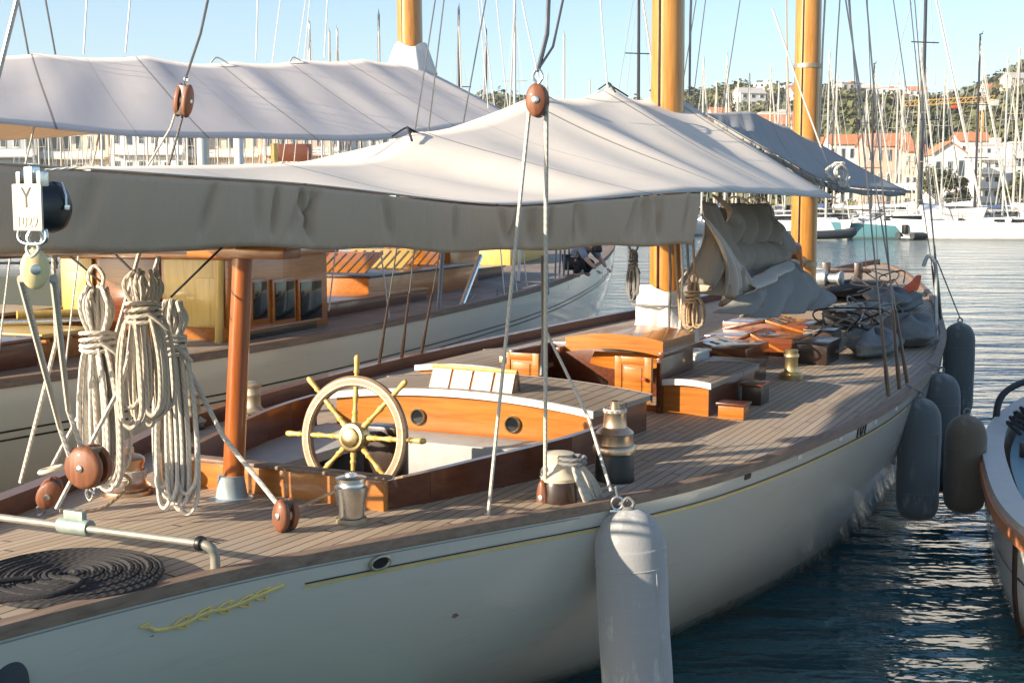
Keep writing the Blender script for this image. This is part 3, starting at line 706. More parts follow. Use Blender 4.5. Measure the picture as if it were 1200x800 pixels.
# second awning between the masts, its shade put into a grey cloth colour
AG=empty('awning',(O1.x,O1.y,0),T1,'awning, its shade painted slate grey, sloping down in front of the foremast','awning')
rd2=[(0,onT(826,132,.05)),(.25,onT(868,128,.02)),(.5,onT(905,140,0)),(1,onT(952,163,-.1))]
nr2=[(0,onT(829,134,.55)),(.35,onT(905,178,1.2)),(.7,onT(982,216,1.5)),(1,onT(1066,224,1.75))]
fr2=[(k,Vector((p.x,-p.y*.9,p.z))) for k,p in nr2]
tent(rd2,nr2,fr2,AG,'awning_shade_grey',3,vmat='awning_shade_grey',vh=(lambda a:.05,(0.02,.98),(0.02,.98)),nu=40)
# ------------------------------------------------------------------ helpers for lines, blocks
def line(name,pts,r,mat,label,cat='rope',group=None,n=7,sm=0):
    m=MB(); m.tube(catmull(pts,sm) if sm else pts,r,n); o=m.build(name,mat)
    return tag(o,label,cat,group)
def blockthing(c,w,h,d,mat,label,zdir=(0,0,1),xdir=(1,0,0),strap='steel',cat='block',sheave=True,top=True,bottom=False):
    e_=empty('wooden_block',c,0,label,cat); mx=frame((0,0,0),zdir,xdir)
    for sg in (1,-1):
        m=MB(); m.lathe([(.02,-.2),(.46,-.2),(.5,-.06),(.49,.06),(.40,.19),(.02,.25)],mx@frame((0,sg*d*.34,0),(0,sg,0),(1,0,0))@Matrix.Diagonal((w,h,d*.9,1)),28); m.build('cheek',mat,e_,60)
    m=MB(); m.box((0,0,0),(w*.55,d*.8,h*.9),mx,.01); m.build('shell_core','dark_wood',e_)
    m=MB(); m.lathe([(w*.36,-.008),(w*.3,0),(w*.36,.008)],mx@frame((0,0,0),(0,1,0)),20); m.build('sheave','bronze_dull',e_)
    m=MB()
    if top: m.tube(catmull([mx@Vector((0,0,h*.46)),mx@Vector((.022,0,h*.5+.03)),mx@Vector((0,0,h*.5+.065)),mx@Vector((-.022,0,h*.5+.03)),mx@Vector((0,0,h*.46))],5),.007,8)
    if bottom: m.tube(catmull([mx@Vector((0,0,-h*.46)),mx@Vector((.02,0,-h*.5-.03)),mx@Vector((0,0,-h*.5-.06)),mx@Vector((-.02,0,-h*.5-.03)),mx@Vector((0,0,-h*.46))],5),.007,8)
    m.build('shackle',strap,e_); MB().lathe([(.012,-d*.62),(.016,-d*.6),(.016,d*.6),(.012,d*.62)],mx@frame((0,0,0),(0,1,0)),12).build('pin',strap,e_); return e_
# cheek block with its year
cb=Q(58,243,3.9); CBX=empty('cheek_block',cb,rad(-24),'square metal double block stamped Y and 1029 hanging at the boom end','block',None,.73)
MB().box((0,-.12,0),(.155,.012,.19),None,.008).build('cheek_plate','ivory',CBX)
RX=Matrix.Rotation(rad(90),4,'X')
text('Y',Matrix.Translation((0,-.1265,.035))@RX,.12,'letter','text_dark',CBX,.0012,.8); text('1029',Matrix.Translation((0,-.1265,-.06))@RX,.06,'year','text_relief',CBX,.003,.95)
m=MB(); m.lathe([(.074,-.112),(.077,-.07),(.085,-.03),(.088,.01),(.08,.045),(.055,.075),(.01,.08)],frame((0,0,0),(0,1,0),(1,0,0)),32,0,.98,1.22); m.build('shell','black_paint',CBX)
m=MB(); m.tube([(.02,0,.108),(.06,.01,.10),(.088,.0,.05),(.09,.0,0)],.006,6); m.box((.093,.0,.0),(.008,.03,.02),None,.003); m.build('side_bolt','steel',CBX)
for x in (-.055,.055): MB().box((x,-.09,.115),(.022,.05,.06),None,.006).build('lug','steel',CBX)
MB().box((0,-.09,.125),(.045,.05,.08),None,.006).build('lug','steel',CBX)
m=MB(); m.tube(catmull([(-.07,-.1,-.09),(-.075,-.1,-.125),(-.05,-.1,-.145),(0,-.1,-.15),(.05,-.1,-.145),(.075,-.1,-.125),(.07,-.1,-.09)],5),.009,10); m.build('bail','steel',CBX)
m=MB(); m.tube(catmull([(-.02,-.1,-.14),(-.025,-.11,-.17),(.0,-.11,-.20),(.03,-.1,-.17),(.015,-.1,-.14)],5),.007,8); m.build('shackle','galv',CBX)
m=MB(); m.tube(catmull([(.06,-.08,.15),(.1,-.04,.155),(.15,.0,.16),(.2,.03,.15)],5),.006,8); m.build('lashing','rope_white',CBX)
bk1=Q(41,315,3.95); blockthing(bk1,.086,.125,.066,'cream_block','cream wooden block hanging beneath the stamped metal block',(0.05,0,1),(.93,.38,0),top=True)
bk2=Q(104,546,5.82); blockthing(bk2,.20,.20,.12,'block_wood','large brown round block standing on the traveller slider by the hanging rope',(0,0,1),(.94,-.3,0),bottom=True,top=False)
bk3=Q(58,577,6.25); blockthing(bk3,.11,.16,.09,'block_wood','small tilted brown block on deck with a rope ring around its top',(.5,-.15,.85),(.85,.2,-.5),bottom=True,top=False)
bk4=Q(335,603,5.95); blockthing(bk4,.10,.16,.10,'block_wood','brown block shackled to the deck to the right of the crutch post',(.05,0,1),(.8,-.6,0),bottom=True,top=False)
bk5=Q(630,118,5.9); blockthing(bk5,.10,.154,.088,'block_wood','red brown block hanging in front of the beige awning peak',(0,0,1),(.97,-.2,0))
bk6=Q(215,118,9.3); blockthing(bk6,.115,.24,.11,'block_wood','narrow brown block hanging in front of the white awning',(.15,0,1),(.3,.95,0))
bk7=Q(638,582,6.82); blockthing(bk7,.065,.20,.08,'block_wood','slim brown block standing at the rail beside the rope winch',(0,0,1),(.8,-.5,0),top=True,bottom=True)
# ---- mainsheet falls
d5=Q(84,602,5.87)
g='mainsheet parts between the boom end and the deck'
def zn(v,dx=0,dy=0,dz=0): return Vector((v.x+dx,v.y+dy,v.z+dz))
line('mainsheet_rope',[zn(bk1,-.045,0,-.03),Q(70,500,5.75),Q(88,552,5.82)],.0125,'rope_white','white mainsheet rope from the cream block, left part','rope',g)
line('mainsheet_rope',[zn(bk1,.045,.03,-.03),Q(80,480,5.75),Q(104,548,5.86)],.0125,'rope_white','white mainsheet rope from the cream block, right part','rope',g)
line('mainsheet_rope',[Q(62,283,5.5),Q(66,400,5.9),Q(24,565,6.3)],.010,'rope_white','thin white rope running down to the left edge of the deck','rope',g)
line('mainsheet_rope',[Q(165,290,6.6),Q(128,420,6.45),Q(58,552,6.3)],.011,'rope_white','white rope running down to the ring of the small tilted block','rope',g)
line('mainsheet_rope',[Q(186,300,6.2),Q(140,455,6.0),Q(66,596,5.9)],.011,'rope_white','white rope crossing in front of the large brown block','rope',g)
line('deck_line',[Q(214,420,6.2),Q(262,512,6.12),Q(325,590,5.97)],.0125,'rope_white','pale rope from the right rope hank to the block right of the post')
line('deck_line',[Q(140,552,6.2),Q(152,566,6.3),Q(118,596,6.1),Q(70,598,6.0)],.009,'rope_tan','slack brown rope lying from the bronze winch to the slider',sm=5)
line('deck_line',[Q(342,606,5.95),Q(360,590,6.1),Q(395,574,6.25),Q(418,560,6.3)],.008,'rope_tan','tan rope led from the deck block to the steel winch',sm=5)
rg=loc(Q(60,549,6.22)); m=MB(); c=Q(60,550,6.22); m.tube([c+Vector((.055*math.cos(i*.5236),.05*math.sin(i*.5236),.012*math.cos(i*.5236))) for i in range(12)],.012,8,closed=True); tag(m.build('rope_ring','ivory'),'white rope ring on top of the small tilted deck block','ring')
for a_,b_,lb in (((70,290),(118,330),'black cord slanting down beneath the valance to the left rope hank'),((120,283),(160,322),'black cord under the valance leading to the middle rope hank'),((265,285),(200,348),'black cord under the valance leading from the post to the right rope hank')):
    line('cord',[Q(*a_,6.4),Q(*b_,6.3)],.006,'dark_rope',lb,'cord')
# ---- hanks of rope
def hank(px,ytop,ybot,Y,wpx,label,nl=11,wrap=.62,seed=1,mat='rope',top=.0,eye=True):
    rr=random.Random(seed); top_=Q(px,ytop,Y); bot=Q(px,ybot,Y); L=(top_-bot).length; w=wpx/F*Y/2
    e_=empty('rope_hank',top_,0,label,'rope hank'); m=MB(); r=.0100; nl=int(nl*1.5)
    yw=-L*(1-wrap)
    for k in range(nl):
        a=(k+.5)/nl*2-1; dep=(.5-rr.random())*w*1.1; x0=a*w*.62; lw=w*(.22+.25*rr.random()); lb=-L*(.86+.14*rr.random()); tp=-L*(.03+.05*rr.random())
        pts=[(x0*.25,dep*.3,yw),(x0*.8-lw*.5,dep,yw*1.25),(x0-lw,dep+.01,lb*.62+yw*.1),(x0-lw*.9,dep,lb*.93),(x0-lw*.3,dep-.01,lb),(x0+lw*.4,dep-.012,lb*.985),(x0+lw*.95,dep-.005,lb*.9),(x0+lw,dep-.01,lb*.6+yw*.1),(x0*.8+lw*.5,dep-.012,yw*1.22),(x0*.3,dep*.3-.01,yw)]
        m.tube(catmull(pts,5),r,7)
    m.build('hanging_loops',mat,e_)
    m=MB()
    for k in range(max(4,nl-5)):
        a=(k+.5)/max(4,nl-5)*2-1; dep=(.5-rr.random())*w*1.0; x=a*w*.55
        pts=[(x*.3,dep*.4,yw),(x,dep,yw*.6),(x*1.1,dep-.01,-L*.09),(x*.6+.01,dep,-L*.02*(1+rr.random())),(x*.3+.03*a,dep+.02,-L*.06),(x*.8+.02,dep+.025,yw*.55),(x*.3,dep*.4+.01,yw)]
        m.tube(catmull(pts,5),r,7)
    m.build('top_loops',mat,e_)
    m=MB()
    for k in range(4):
        z=yw+ (k-1.5)*.024; m.tube([(w*.62*math.cos(i*.4),w*.62*math.sin(i*.4),z+.01*math.sin(i*.4+k)) for i in range(16)],r,7,closed=True)
    m.tube(catmull([(w*.3,-w*.6,yw),(w*.7,-w*.5,yw-.04),(w*.95,-w*.3,yw-.08)],4),.011,6)
    m.build('wrap',mat,e_)
    if eye:
        m=MB(); m.tube(catmull([(0,0,-L*.08),(-.035,0,.02),(0,0,.075),(.04,0,.02),(.005,.01,-L*.08)],5),.010,7); m.build('becket',mat,e_)
    return e_
hank(112,330,574,6.15,62,'left white rope hank, bound tight, hanging below the valance',12,.72,3,'rope_white')
hank(166,312,500,5.9,64,'middle beige rope hank with wide open loops hanging below the valance',9,.72,5,'rope',eye=False)
hank(199,346,602,6.10,54,'right white rope hank, longest, hanging down to the deck beside the post',13,.78,9,'rope_white',eye=False)
# hank on the small winch, coil of dark rope on deck
e_=empty('rope_coil',w1(wp3*0+wp2+Vector((-.05,-.10,.19))),T1,'grey white coil of rope hung over the winch at the cockpit corner','rope coil')
m=MB(); rr=random.Random(4)
for k in range(12):
    a=rr.uniform(-.04,.04); L=.22+.12*rr.random(); 
    m.tube(catmull([(0,0,.06),(-.05+a,-.05,0),(-.03+a+k*.006,-.10,-L*.6),(.03+k*.02,-.10,-L),(.09+k*.018,-.08,-L*.85),(.07+k*.01,-.06,-L*.3),(.02,-.02,.05)],5),.0095,7)
m.build('loops','rope',e_)
m=MB(); m.tube([(.07*math.cos(i*.4),.07*math.sin(i*.4),.07) for i in range(16)],.011,7,closed=True); m.tube([(.07*math.cos(i*.4),.07*math.sin(i*.4),.045) for i in range(16)],.011,7,closed=True); m.build('turns','rope_grey',e_)
cc=P(80,680,1.55); cl=loc(cc); zz=zd(cl.x,-cl.y)
e_=empty('flemish_coil',(cc.x,cc.y,zz+.012),0,'flat dark spiral coil of rope lying on the aft deck','rope coil')
m=MB(); pts=[]
for i in range(15*26): 
    a=i/26*2*math.pi; r=.03+.0238*i/26; pts.append((r*math.cos(a),r*math.sin(a),.012*math.sin(a*1.3+i*.01)*.3))
m.tube(pts,.0135,6); m.build('spiral','rope_black',e_)
m=MB(); m.tube(catmull([(.02,-.1,.02),(.12,-.2,.03),(.05,-.33,.02),(-.2,-.38,.01)],6),.012,7); m.tube(catmull([(-.1,-.12,.025),(-.22,-.2,.03),(-.3,-.3,.03)],5),.012,7); m.build('loose_end','dark_rope',e_)
# ---- running backstay tackle at the near rail
line('tackle_rope',[zn(bk5,-.035,0,-.02),Q(571,614,6.5)],.0095,'rope_white','white tackle rope from the red brown block to the rail, left of two')
line('tackle_rope',[zn(bk5,.04,0,-.02),Q(639,560,6.78)],.011,'rope_white','straight white tackle rope from the red brown block down to the slim block')
line('backstay_wire',[zn(bk5,.0,0,.13),Q(641,40,5.95),Q(655,-300,6.2)],.011,'wire','dark grey wire pendant carrying the red brown block')
line('pendant_line',[zn(bk5,.01,0,.15),Q(648,55,5.95),Q(664,-20,6.0),Q(720,-300,6.2)],.006,'wire','thin dark line beside the pendant of the red brown block')
m=MB(); c=Q(571,612,6.5); m.tube([c+Vector((0,0,.05)),c+Vector((0,0,-.03))],.016,8); tag(m.build('lashing_eye','ivory'),'white lashing eye at the rail under the left tackle rope','lashing')
line('fender_lanyard',[Q(640,388,7.4),Q(690,490,7.0),Q(716,575,6.72)],.009,'rope_white','white lanyard slanting from the cockpit rigging down to the white topped fender')
line('hanging_wire',[Q(636,300,7.6),Q(637,395,7.5),Q(634,440,7.45)],.012,'wire','dark double wire hanging in front of the deckhouse roof')
c=Q(723,589,6.72); m=MB(); m.tube(catmull([c+Vector((.03*math.sin(i*.785),0,.035*math.cos(i*.785))) for i in range(8)],4,True),.0065,8,closed=True); m.tube([c+Vector((0,0,.035)),c+Vector((-.01,0,.09))],.007,8); m.box(c+Vector((.01,0,-.045)),(.10,.03,.02),None,.006); tag(m.build('shackle_ring','steel'),'bright steel ring and shackle above the white topped fender','shackle')
line('runner_wire',[zn(bk6,.02,0,.16),Q(235,40,9.25),Q(300,-260,9.2)],.010,'wire','dark wire carrying the narrow brown block')
line('runner_rope',[zn(bk6,-.03,0,.0),Q(200,150,9.4),Q(172,196,9.5)],.008,'rope_white','white rope slanting down left of the narrow brown block')
line('runner_rope',[zn(bk6,.0,0,-.08),Q(206,165,9.45),Q(196,200,9.5)],.009,'rope_grey','white rope hanging below the narrow brown block')
line('stay',[Q(36,-60,8.2),Q(20,0,8.2),Q(-6,105,8.2)],.016,'galv','thick grey stay at the upper left corner of the view','stay')
# ---- fenders
def fender(t_top,r,L,mat,label,tilt=(0,0),group=None,lanyard=None,nm='boat_fender'):
    e_=empty(nm,t_top,0,label,'fender',group); z=Vector((tilt[0],tilt[1],1)).normalized(); mx=frame((0,0,0),z,(1,0,0))
    pr=[(.02,0),(r*.35,-.012),(r*.65,-.045),(r*.88,-.11),(r*.98,-.19),(r,-.30),(r,-L+.26),(r*.985,-L+.15),(r*.9,-L+.07),(r*.6,-L+.015),(.02,-L)]
    fm=MB(); q=random.Random(int(L*1e4)+int(r*1e4)); ph=[q.uniform(0,6.28) for _ in range(4)]
    prs=catmull([(a,0,b) for a,b in pr],6)
    fm.grid(lambda a,b:(lambda p:mx@Vector((p.x*math.cos(6.2832*b)*(1+.012*math.sin(3*6.2832*b+p.z*9+ph[0])+.008*math.sin(p.z*31+5*6.2832*b+ph[1])),p.x*math.sin(6.2832*b)*(1+.012*math.sin(2*6.2832*b-p.z*7+ph[2])+.008*math.sin(p.z*27+ph[3])),p.z)))(prs[int(round(a*(len(prs)-1)))]),len(prs)-1,40)
    fm.build('cover',mat,e_,80)
    for zz_ in (-.30,-L+.26): MB().tube([mx@Vector((r*1.004*math.cos(i*.262),r*1.004*math.sin(i*.262),zz_)) for i in range(24)],.004,6,closed=True).build('seam',mat,e_)
    MB().tube([mx@Vector((r*1.003*math.cos(.9)*min(1,1),r*1.003*math.sin(.9)*-1,z_)) for z_ in (-.30,-L*.5,-L+.26)],.004,6).build('seam',mat,e_)
    m=MB(); m.tube(catmull([(0,0,-.02),(.03,0,.03),(0,0,.06),(-.03,0,.03),(0,0,-.02)],5),.009,8); m.lathe([(.03,-.015),(.035,0),(.02,.012)],mx,12); m.build('eye','rope_grey',e_)
    if lanyard is not None:
        m=MB(); m.tube([Vector((0,0,.05)),(Vector(lanyard)-Vector(t_top))],.008,7); m.build('lanyard','rope_grey',e_)
    return e_
def fen(s,z_top,r,L,mat,label,off=.0,tilt=(0,0),group=None,rail=True):
    p=BW(s,hb(s)+r*.95+off,z_top); rl=BW(s,hb(s)-.02,zr(s)+.05) if rail else None
    return fender(p,r,L,mat,label,tilt,group,rl)
f1=Q(736,596,6.72); fender(f1,.192,1.35,'fender_pale','large pale knitted fender, its top bright in the sun, hanging at the side amidships',(-.06,0.02),None,Q(722,592,6.75))
gf='grey fenders along the far half of the yacht'
def fpx(px,ytop,ybot,Y,r,mat,label,lan=None): 
    a=Q(px,ytop,Y); b=Q(px,ybot,Y); return fender(a,r,a.z-b.z,mat,label,(0,0),gf if mat=='fender_grey' else None,lan)
fpx(1079,466,608,11.25,.185,'fender_grey','grey fender hanging lowest in the water beside the yacht number',BW(4.9,2.42,1.52))
fpx(1103,437,575,12.5,.19,'fender_grey','grey fender mostly hidden behind the lowest grey fender',BW(6.4,2.4,1.53))
fpx(1125,378,486,15.9,.19,'fender_grey','dark grey fender farthest forward, hanging from a long line over open water',Q(1098,305,15.9))
fpx(1133,486,600,11.55,.185,'fender_brown','muddy brown fender squeezed between the grey fenders and the small boat')
e_=fender(Q(-6,742,4.45),.11,.6,'fender_dark','black fender at the lower left corner against the aft quarter',(0,0),None,None)
line('quarter_line',[Q(-10,780,4.42),Q(60,764,4.62),Q(180,744,4.92)],.004,'wire','thin line stretched along the hull at the aft quarter')
m=MB(); c=Q(62,758,4.58); m.tube(catmull([c+Vector((0,0,-.01)),c+Vector((-.012,0,.05)),c+Vector((.006,0,.075)),c+Vector((.02,0,.045)),c+Vector((.008,0,0))],4),.003,6); m.box(c+Vector((0,0,-.02)),(.025,.012,.03),None,.004); tag(m.build('shackle','galv'),'small shackle with a cord loop on the hull at the lower left','shackle')
# ---- furled sail and boom between the masts
FB=empty('furled_foresail',(O1.x,O1.y,0),T1,'brownish furled sail draped over the boom between the two masts','sail')
rr=random.Random(21)
def lump(c0,c1,r0,r1,flat,seed,fold,name,mat,nu=40,nv=30,droop=0,ff=9):
    q=random.Random(seed); ph=[q.uniform(0,6.28) for _ in range(6)]; m=MB(); c0=Vector(c0); c1=Vector(c1); d=(c1-c0); dn=d.normalized(); x=dn.cross(Vector((0,0,1))).normalized(); y=x.cross(dn)
    def f(a,b):
        th=2*math.pi*b; r=lerp(r0,r1,a)*math.sqrt(max(0,1-(2*a-1)**8))*1.0+.004
        r*=1+fold*.8*(abs(math.sin(4.5*a*3.14+2*th+ph[1]))**.6-.6)+.03*math.sin(21*a+9*th+ph[4])+.025*math.sin(34*a-5*th+ph[5])+fold*(.5*math.sin(ff*a+3*th+ph[0])+.35*math.sin(2.2*ff*a-2*th+ph[1])+.35*math.sin(5*th+ff*.7*a+ph[2])+.2*math.sin(3.7*ff*a+7*th+ph[3]))
        p=c0+d*a+x*(r*math.cos(th)*flat)+y*(r*math.sin(th)); p.z-=droop*math.sin(math.pi*a); return p
    m.grid(f,nu,nv); o=m.build(name,mat,FB,80); return o
def hang(top,bot,name,mat,seed,nu=44,nv=16,amp=.05,freq=9,th=.01):   # a hanging sheet between an upper and a lower curve
    q=random.Random(seed); ph=[q.uniform(0,6) for _ in range(4)]; m=MB()
    T=catmull(top,8); B=catmull(bot,8)
    def f(a,b):
        i=a*(len(T)-1); k=int(min(i,len(T)-1.001)); p=T[k].lerp(T[k+1],i-k); i=a*(len(B)-1); k=int(min(i,len(B)-1.001)); r=B[k].lerp(B[k+1],i-k)
        v=p.lerp(r,b); w=amp*(.35+b)*(math.sin(freq*a*6.28+ph[0]+b*.8)+.5*math.sin(2.1*freq*a*6.28+ph[1]-b)); belly=.12*math.sin(math.pi*b)
        return v+Vector((.3*w,-w-belly,.0))
    m.grid(f,nu,nv); o=m.build(name,mat,FB,80); so=o.modifiers.new('t','SOLIDIFY'); so.thickness=th; return o
m=MB(); m.tube([bl(5.5,.15,2.35),bl(8,.1,2.3),bl(11.8,-.1,2.25)],.085,14); m.build('boom','spar_x',FB)
tt=.35
lump(onT(842,262,0.25),onT(902,252,.05),.17,.15,.8,1,.12,'sail_roll','sail_tan')
lump(onT(850,300,0.3),onT(905,286,.1),.19,.17,.9,2,.12,'sail_roll','sail_tan')
lump(onT(858,330,.3),onT(920,314,.1),.20,.19,.9,3,.12,'sail_roll','sail_tan')
lump(onT(905,272,.0),onT(922,290,-.1),.10,.17,.9,4,.1,'sail_roll','sail_grey')
for k,(tp_,bt_) in enumerate((([(836,246),(862,238),(888,242),(910,260)],[(840,280),(864,288),(890,283),(914,284)]),([(846,280),(868,274),(894,277),(914,284)],[(848,316),(874,322),(900,315),(920,308)]),([(854,312),(880,306),(905,304),(924,304)],[(856,342),(884,345),(908,336),(928,322)]))):
    hang([onT(x,y,.34+.08*k) for x,y in tp_],[onT(x,y,.5+.08*k) for x,y in bt_],'sail_flake',('sail_tan','sail_tan','sail_grey')[k],40+k,60,18,.05,(4.3,3.6,4.8)[k])
hang([onT(826,236,.55),onT(838,246,.6),onT(848,300,.65),onT(862,345,.7)],[onT(812,330,.55),onT(838,345,.65),onT(870,362,.75),onT(900,368,.8)],'sail_drape','sail_tan',5,amp=.075,freq=3.5)
hang([onT(822,250,.62),onT(832,262,.66),onT(842,285,.7)],[onT(850,350,.72),onT(866,362,.76),onT(884,366,.8)],'sail_fold','sail_highlight',9,amp=.03,freq=2)
hang([onT(868,332,.75),onT(895,320,.78),onT(925,308,.7),onT(955,330,.62),onT(968,345,.6)],[onT(850,366,.8),onT(885,372,.9),onT(920,368,.9),onT(950,364,.8),onT(966,360,.7)],'sail_apron','sail_grey',6,amp=.08,freq=4)
hang([onT(872,330,.82),onT(897,316,.84),onT(922,304,.8)],[onT(874,346,.86),onT(900,332,.9),onT(916,318,.86)],'sail_edge','sail_highlight',12,amp=.02,freq=2)
hang([onT(832,228,.45),onT(846,236,.4),onT(852,248,.38)],[onT(846,262,.5),onT(862,285,.45),onT(872,300,.4)],'sail_head','sail_tan',7,amp=.04,freq=2)
MB().lathe([(.02,-.4),(.12,-.3),(.13,.25),(.02,.4)],frame(onT(930,308,-.1),(.6,.1,-.6)),16).build('gaff_jaw','varnish_x',FB)
for px,py,rr_ in ((862,256,.24),(885,252,.22),(868,294,.27),(893,287,.26),(880,325,.29)):
    cc_=onT(px,py,.15); MB().tube([cc_+Vector((.02*math.sin(i),rr_*.88*math.cos(i*.3491),rr_*math.sin(i*.3491))) for i in range(18)],.012,6,closed=True).build('sail_tie','rope_white',FB)
# cloth wrapped round the foot of the main mast
WR=empty('mast_cover',(O1.x,O1.y,0),T1,'white cloth bundled around the foot of the mast behind the sliding hatch','cloth')
c=bl(5.1,.17,0); m=MB(); 
m.grid(lambda a,b:Vector((c.x+(.30-.06*a)*math.cos(6.283*b)*(1+.14*math.sin(5*6.283*b+a*3)+.08*math.sin(11*6.283*b)),c.y+(.30-.06*a)*math.sin(6.283*b)*(1+.14*math.sin(5*6.283*b+a*3)),lerp(1.72,2.28,a)+.03*math.sin(3*6.283*b)*a)),14,64)
m.build('wrapped_cloth','cloth_white',WR,80)
m=MB(); m.tube([c+Vector((.31*math.cos(i*.3),.31*math.sin(i*.3),2.12)) for i in range(21)],.012,7,closed=True); m.build('tie','rope_grey',WR)
rr=random.Random(8)
for k in range(5):
    x=786+k*7; line('halyard',[Q(x-4,235,10.9),Q(x,320,10.8),Q(x+rr.uniform(-5,6),392,10.7)],.012,('rope_grey','rope_tan','rope_white')[k%3],['grey halyard hanging right beside the white mast cloth','tan halyard hanging second from the white mast cloth','white halyard hanging third from the white mast cloth','grey halyard hanging fourth from the white mast cloth','tan halyard hanging nearest the furled sail'][k])
rgm='bundles of halyard on the main mast'
hank(812,330,388,10.6,26,'small hank of halyard hanging between the mast cloth and the furled sail',6,.7,31,'rope_tan')
hank(742,292,352,11.2,16,'small hank of rope hanging left of the white mast cloth',5,.7,32,'rope_grey')
# ---- foredeck gear
def bag(px,py,z,d,mat,label,seed,nm='sail_bag',rz=0):
    v=loc(P(px,py,z)); p=w1(v); zz=zd(v.x,-v.y); q=random.Random(seed); ph=[q.uniform(0,6.28) for _ in range(5)]; m=MB()
    def f(a,b):
        th=math.pi*a; fi=2*math.pi*b; k=1+.10*math.sin(3*fi+ph[0]+2*th)+.08*math.sin(5*fi+ph[1])+.06*math.sin(7*th+2*fi+ph[2])
        zz_=math.cos(th); return Vector((d[0]*math.sin(th)**.7*math.cos(fi)*k,d[1]*math.sin(th)**.7*math.sin(fi)*k,d[2]*(zz_*.5+.5)*(1+.12*math.sin(4*fi+ph[3]))))
    m.grid(f,18,36); o=m.build(nm,mat); o.location=(p.x,p.y,zz-.01); o.rotation_euler=(0,0,T1+rz); return tag(o,label,nm.replace('_',' '))
bag(1024,412,1.5,(.66,.26,.27),'grey_bag','long grey sail bag lying on deck beside the shrouds',1)
bag(1066,402,1.5,(.5,.30,.34),'grey_bag','plump grey sail bag lying against the bow rail',2)
bag(1012,376,1.55,(.85,.34,.24),'sail_grey','folded grey sail lying across the foredeck behind the bags',3,'folded_sail')
bag(1045,362,1.6,(.75,.36,.3),'grey_bag','dark grey heap of sail on the foredeck under the orange cloth',4,'folded_sail')
bag(1000,352,1.6,(.9,.5,.22),'dark_cloth','dark tarpaulin spread on the foredeck near the windlass',5,'tarpaulin')
bag(935,392,1.5,(.35,.25,.12),'red_cloth','small red cloth lying on the dark deck lockers',6,'cloth')
v=loc(P(1068,350,1.75)); e_=MB(); 
e_.grid(lambda a,b:Vector((.16*(a-.5)+.03*math.sin(6*b+3*a),.26*(b-.5)*(.35+.65*(1-a)),.26*a+.025*math.sin(9*b)*(1-a))),14,14); o=e_.build('orange_cloth','orange_cloth'); o.location=w1(Vector((v.x,v.y,1.84))); o.rotation_euler=(0,rad(14),T1-.5); so=o.modifiers.new('t','SOLIDIFY'); so.thickness=.01; tag(o,'faded orange cloth draped over the gear at the bow','cloth')
rr=random.Random(5)
for k in range(16):
    px=rr.uniform(1000,1075); py=rr.uniform(345,400); v=loc(P(px,py,1.62)); v.y=max(-hb(v.x)*.6,min(hb(v.x)*.6,v.y)); c=w1(Vector((v.x,v.y,zd(v.x,-v.y)+.12)))
    pts=[c+Vector((rr.uniform(-.4,.4),rr.uniform(-.4,.4),rr.uniform(.0,.30))) for _ in range(5)]
    line('tangled_rope',pts,.010,('rope_grey','rope_tan','rope_white','dark_rope')[k%4],'length of rope in the tangle heaped on the foredeck','rope','tangled ropes on the foredeck',sm=5)
m=MB(); m.tube(catmull([Q(1097,420,14.6),Q(1097,340,14.7),Q(1096,310,14.7),Q(1088,300,14.7),Q(1082,312,14.7)],5),.022,8); tag(m.build('boat_hook_post','galv'),'hooked grey davit post standing on the rail above the foremost fender','davit')

# ---- more running rigging
for (a_,b_,Y,r,mt,nm) in (((812,-60),(808,112),12.6,.012,'wire','halyard'),((768,-60),(771,108),12.4,.008,'rope_tan','halyard'),((970,-60),(960,170),18.3,.014,'wire','halyard'),((988,-60),(975,178),18.0,.010,'wire','halyard'),((921,-60),(925,150),18.4,.010,'rope_tan','halyard'),((905,10),(974,205),15.5,.011,'rope_white','topping_lift'),((700,-60),(712,104),11.1,.007,'wire_pale','topping_lift'),((600,-60),(632,96),9.9,.006,'wire_pale','topping_lift')):
    m=MB(); m.tube([loc(Q(*a_,Y)),loc(Q((a_[0]+b_[0])/2-1,(a_[1]+b_[1])/2,Y)),loc(Q(*b_,Y))],r,6); m.build(nm,mt,Y1)
rr=random.Random(17); k0=onT(985,205,1.5); m=MB()
for k in range(9):
    o_=Vector((rr.uniform(-.05,.05),rr.uniform(-.05,.05),0)); m.tube(catmull([k0+o_+Vector((0,0,.12)),k0+o_+Vector((rr.uniform(-.15,.15),rr.uniform(-.1,.1),.02)),k0+Vector((rr.uniform(-.1,.1),rr.uniform(-.1,.1),-.12)),k0+Vector((rr.uniform(-.2,.25),rr.uniform(-.1,.1),-.02))],5),.012,6)
tag(m.build('rope_knot','rope_white',None,xf=w1),'white knotted rope bunch at the lower edge of the slate grey awning','rope')
# ------------------------------------------------------------------ second yacht, beyond
O2=Vector((2.9,37)); T2=math.atan2(.937,.35); U2=Vector((math.cos(T2),math.sin(T2))); R2=Vector((U2.y,-U2.x))
Y2=empty('white_yacht',(O2.x,O2.y,0),T2,'long white yacht with yellow varnished deckhouse lying beyond the near yacht','yacht')
def l2(v): d=Vector((v.x,v.y))-O2; return Vector((d.dot(U2),-d.dot(R2),v.z))
def on2(px,py,t):
    d=ray(px,py); k=(t+O2.dot(R2))/Vector((d.x,d.y)).dot(R2); return l2(Vector((0,0,HC))+d*k)
def at2(px,py,s):
    d=ray(px,py); k=(s+O2.dot(U2))/Vector((d.x,d.y)).dot(U2); return l2(Vector((0,0,HC))+d*k)
B2=[(-33,1.2),(-30,1.75),(-26.8,2.15),(-23.5,2.62),(-18.8,2.68),(-13.3,2.5),(-8,1.9),(-4,1.15),(-1.5,.5),(0,.03)]
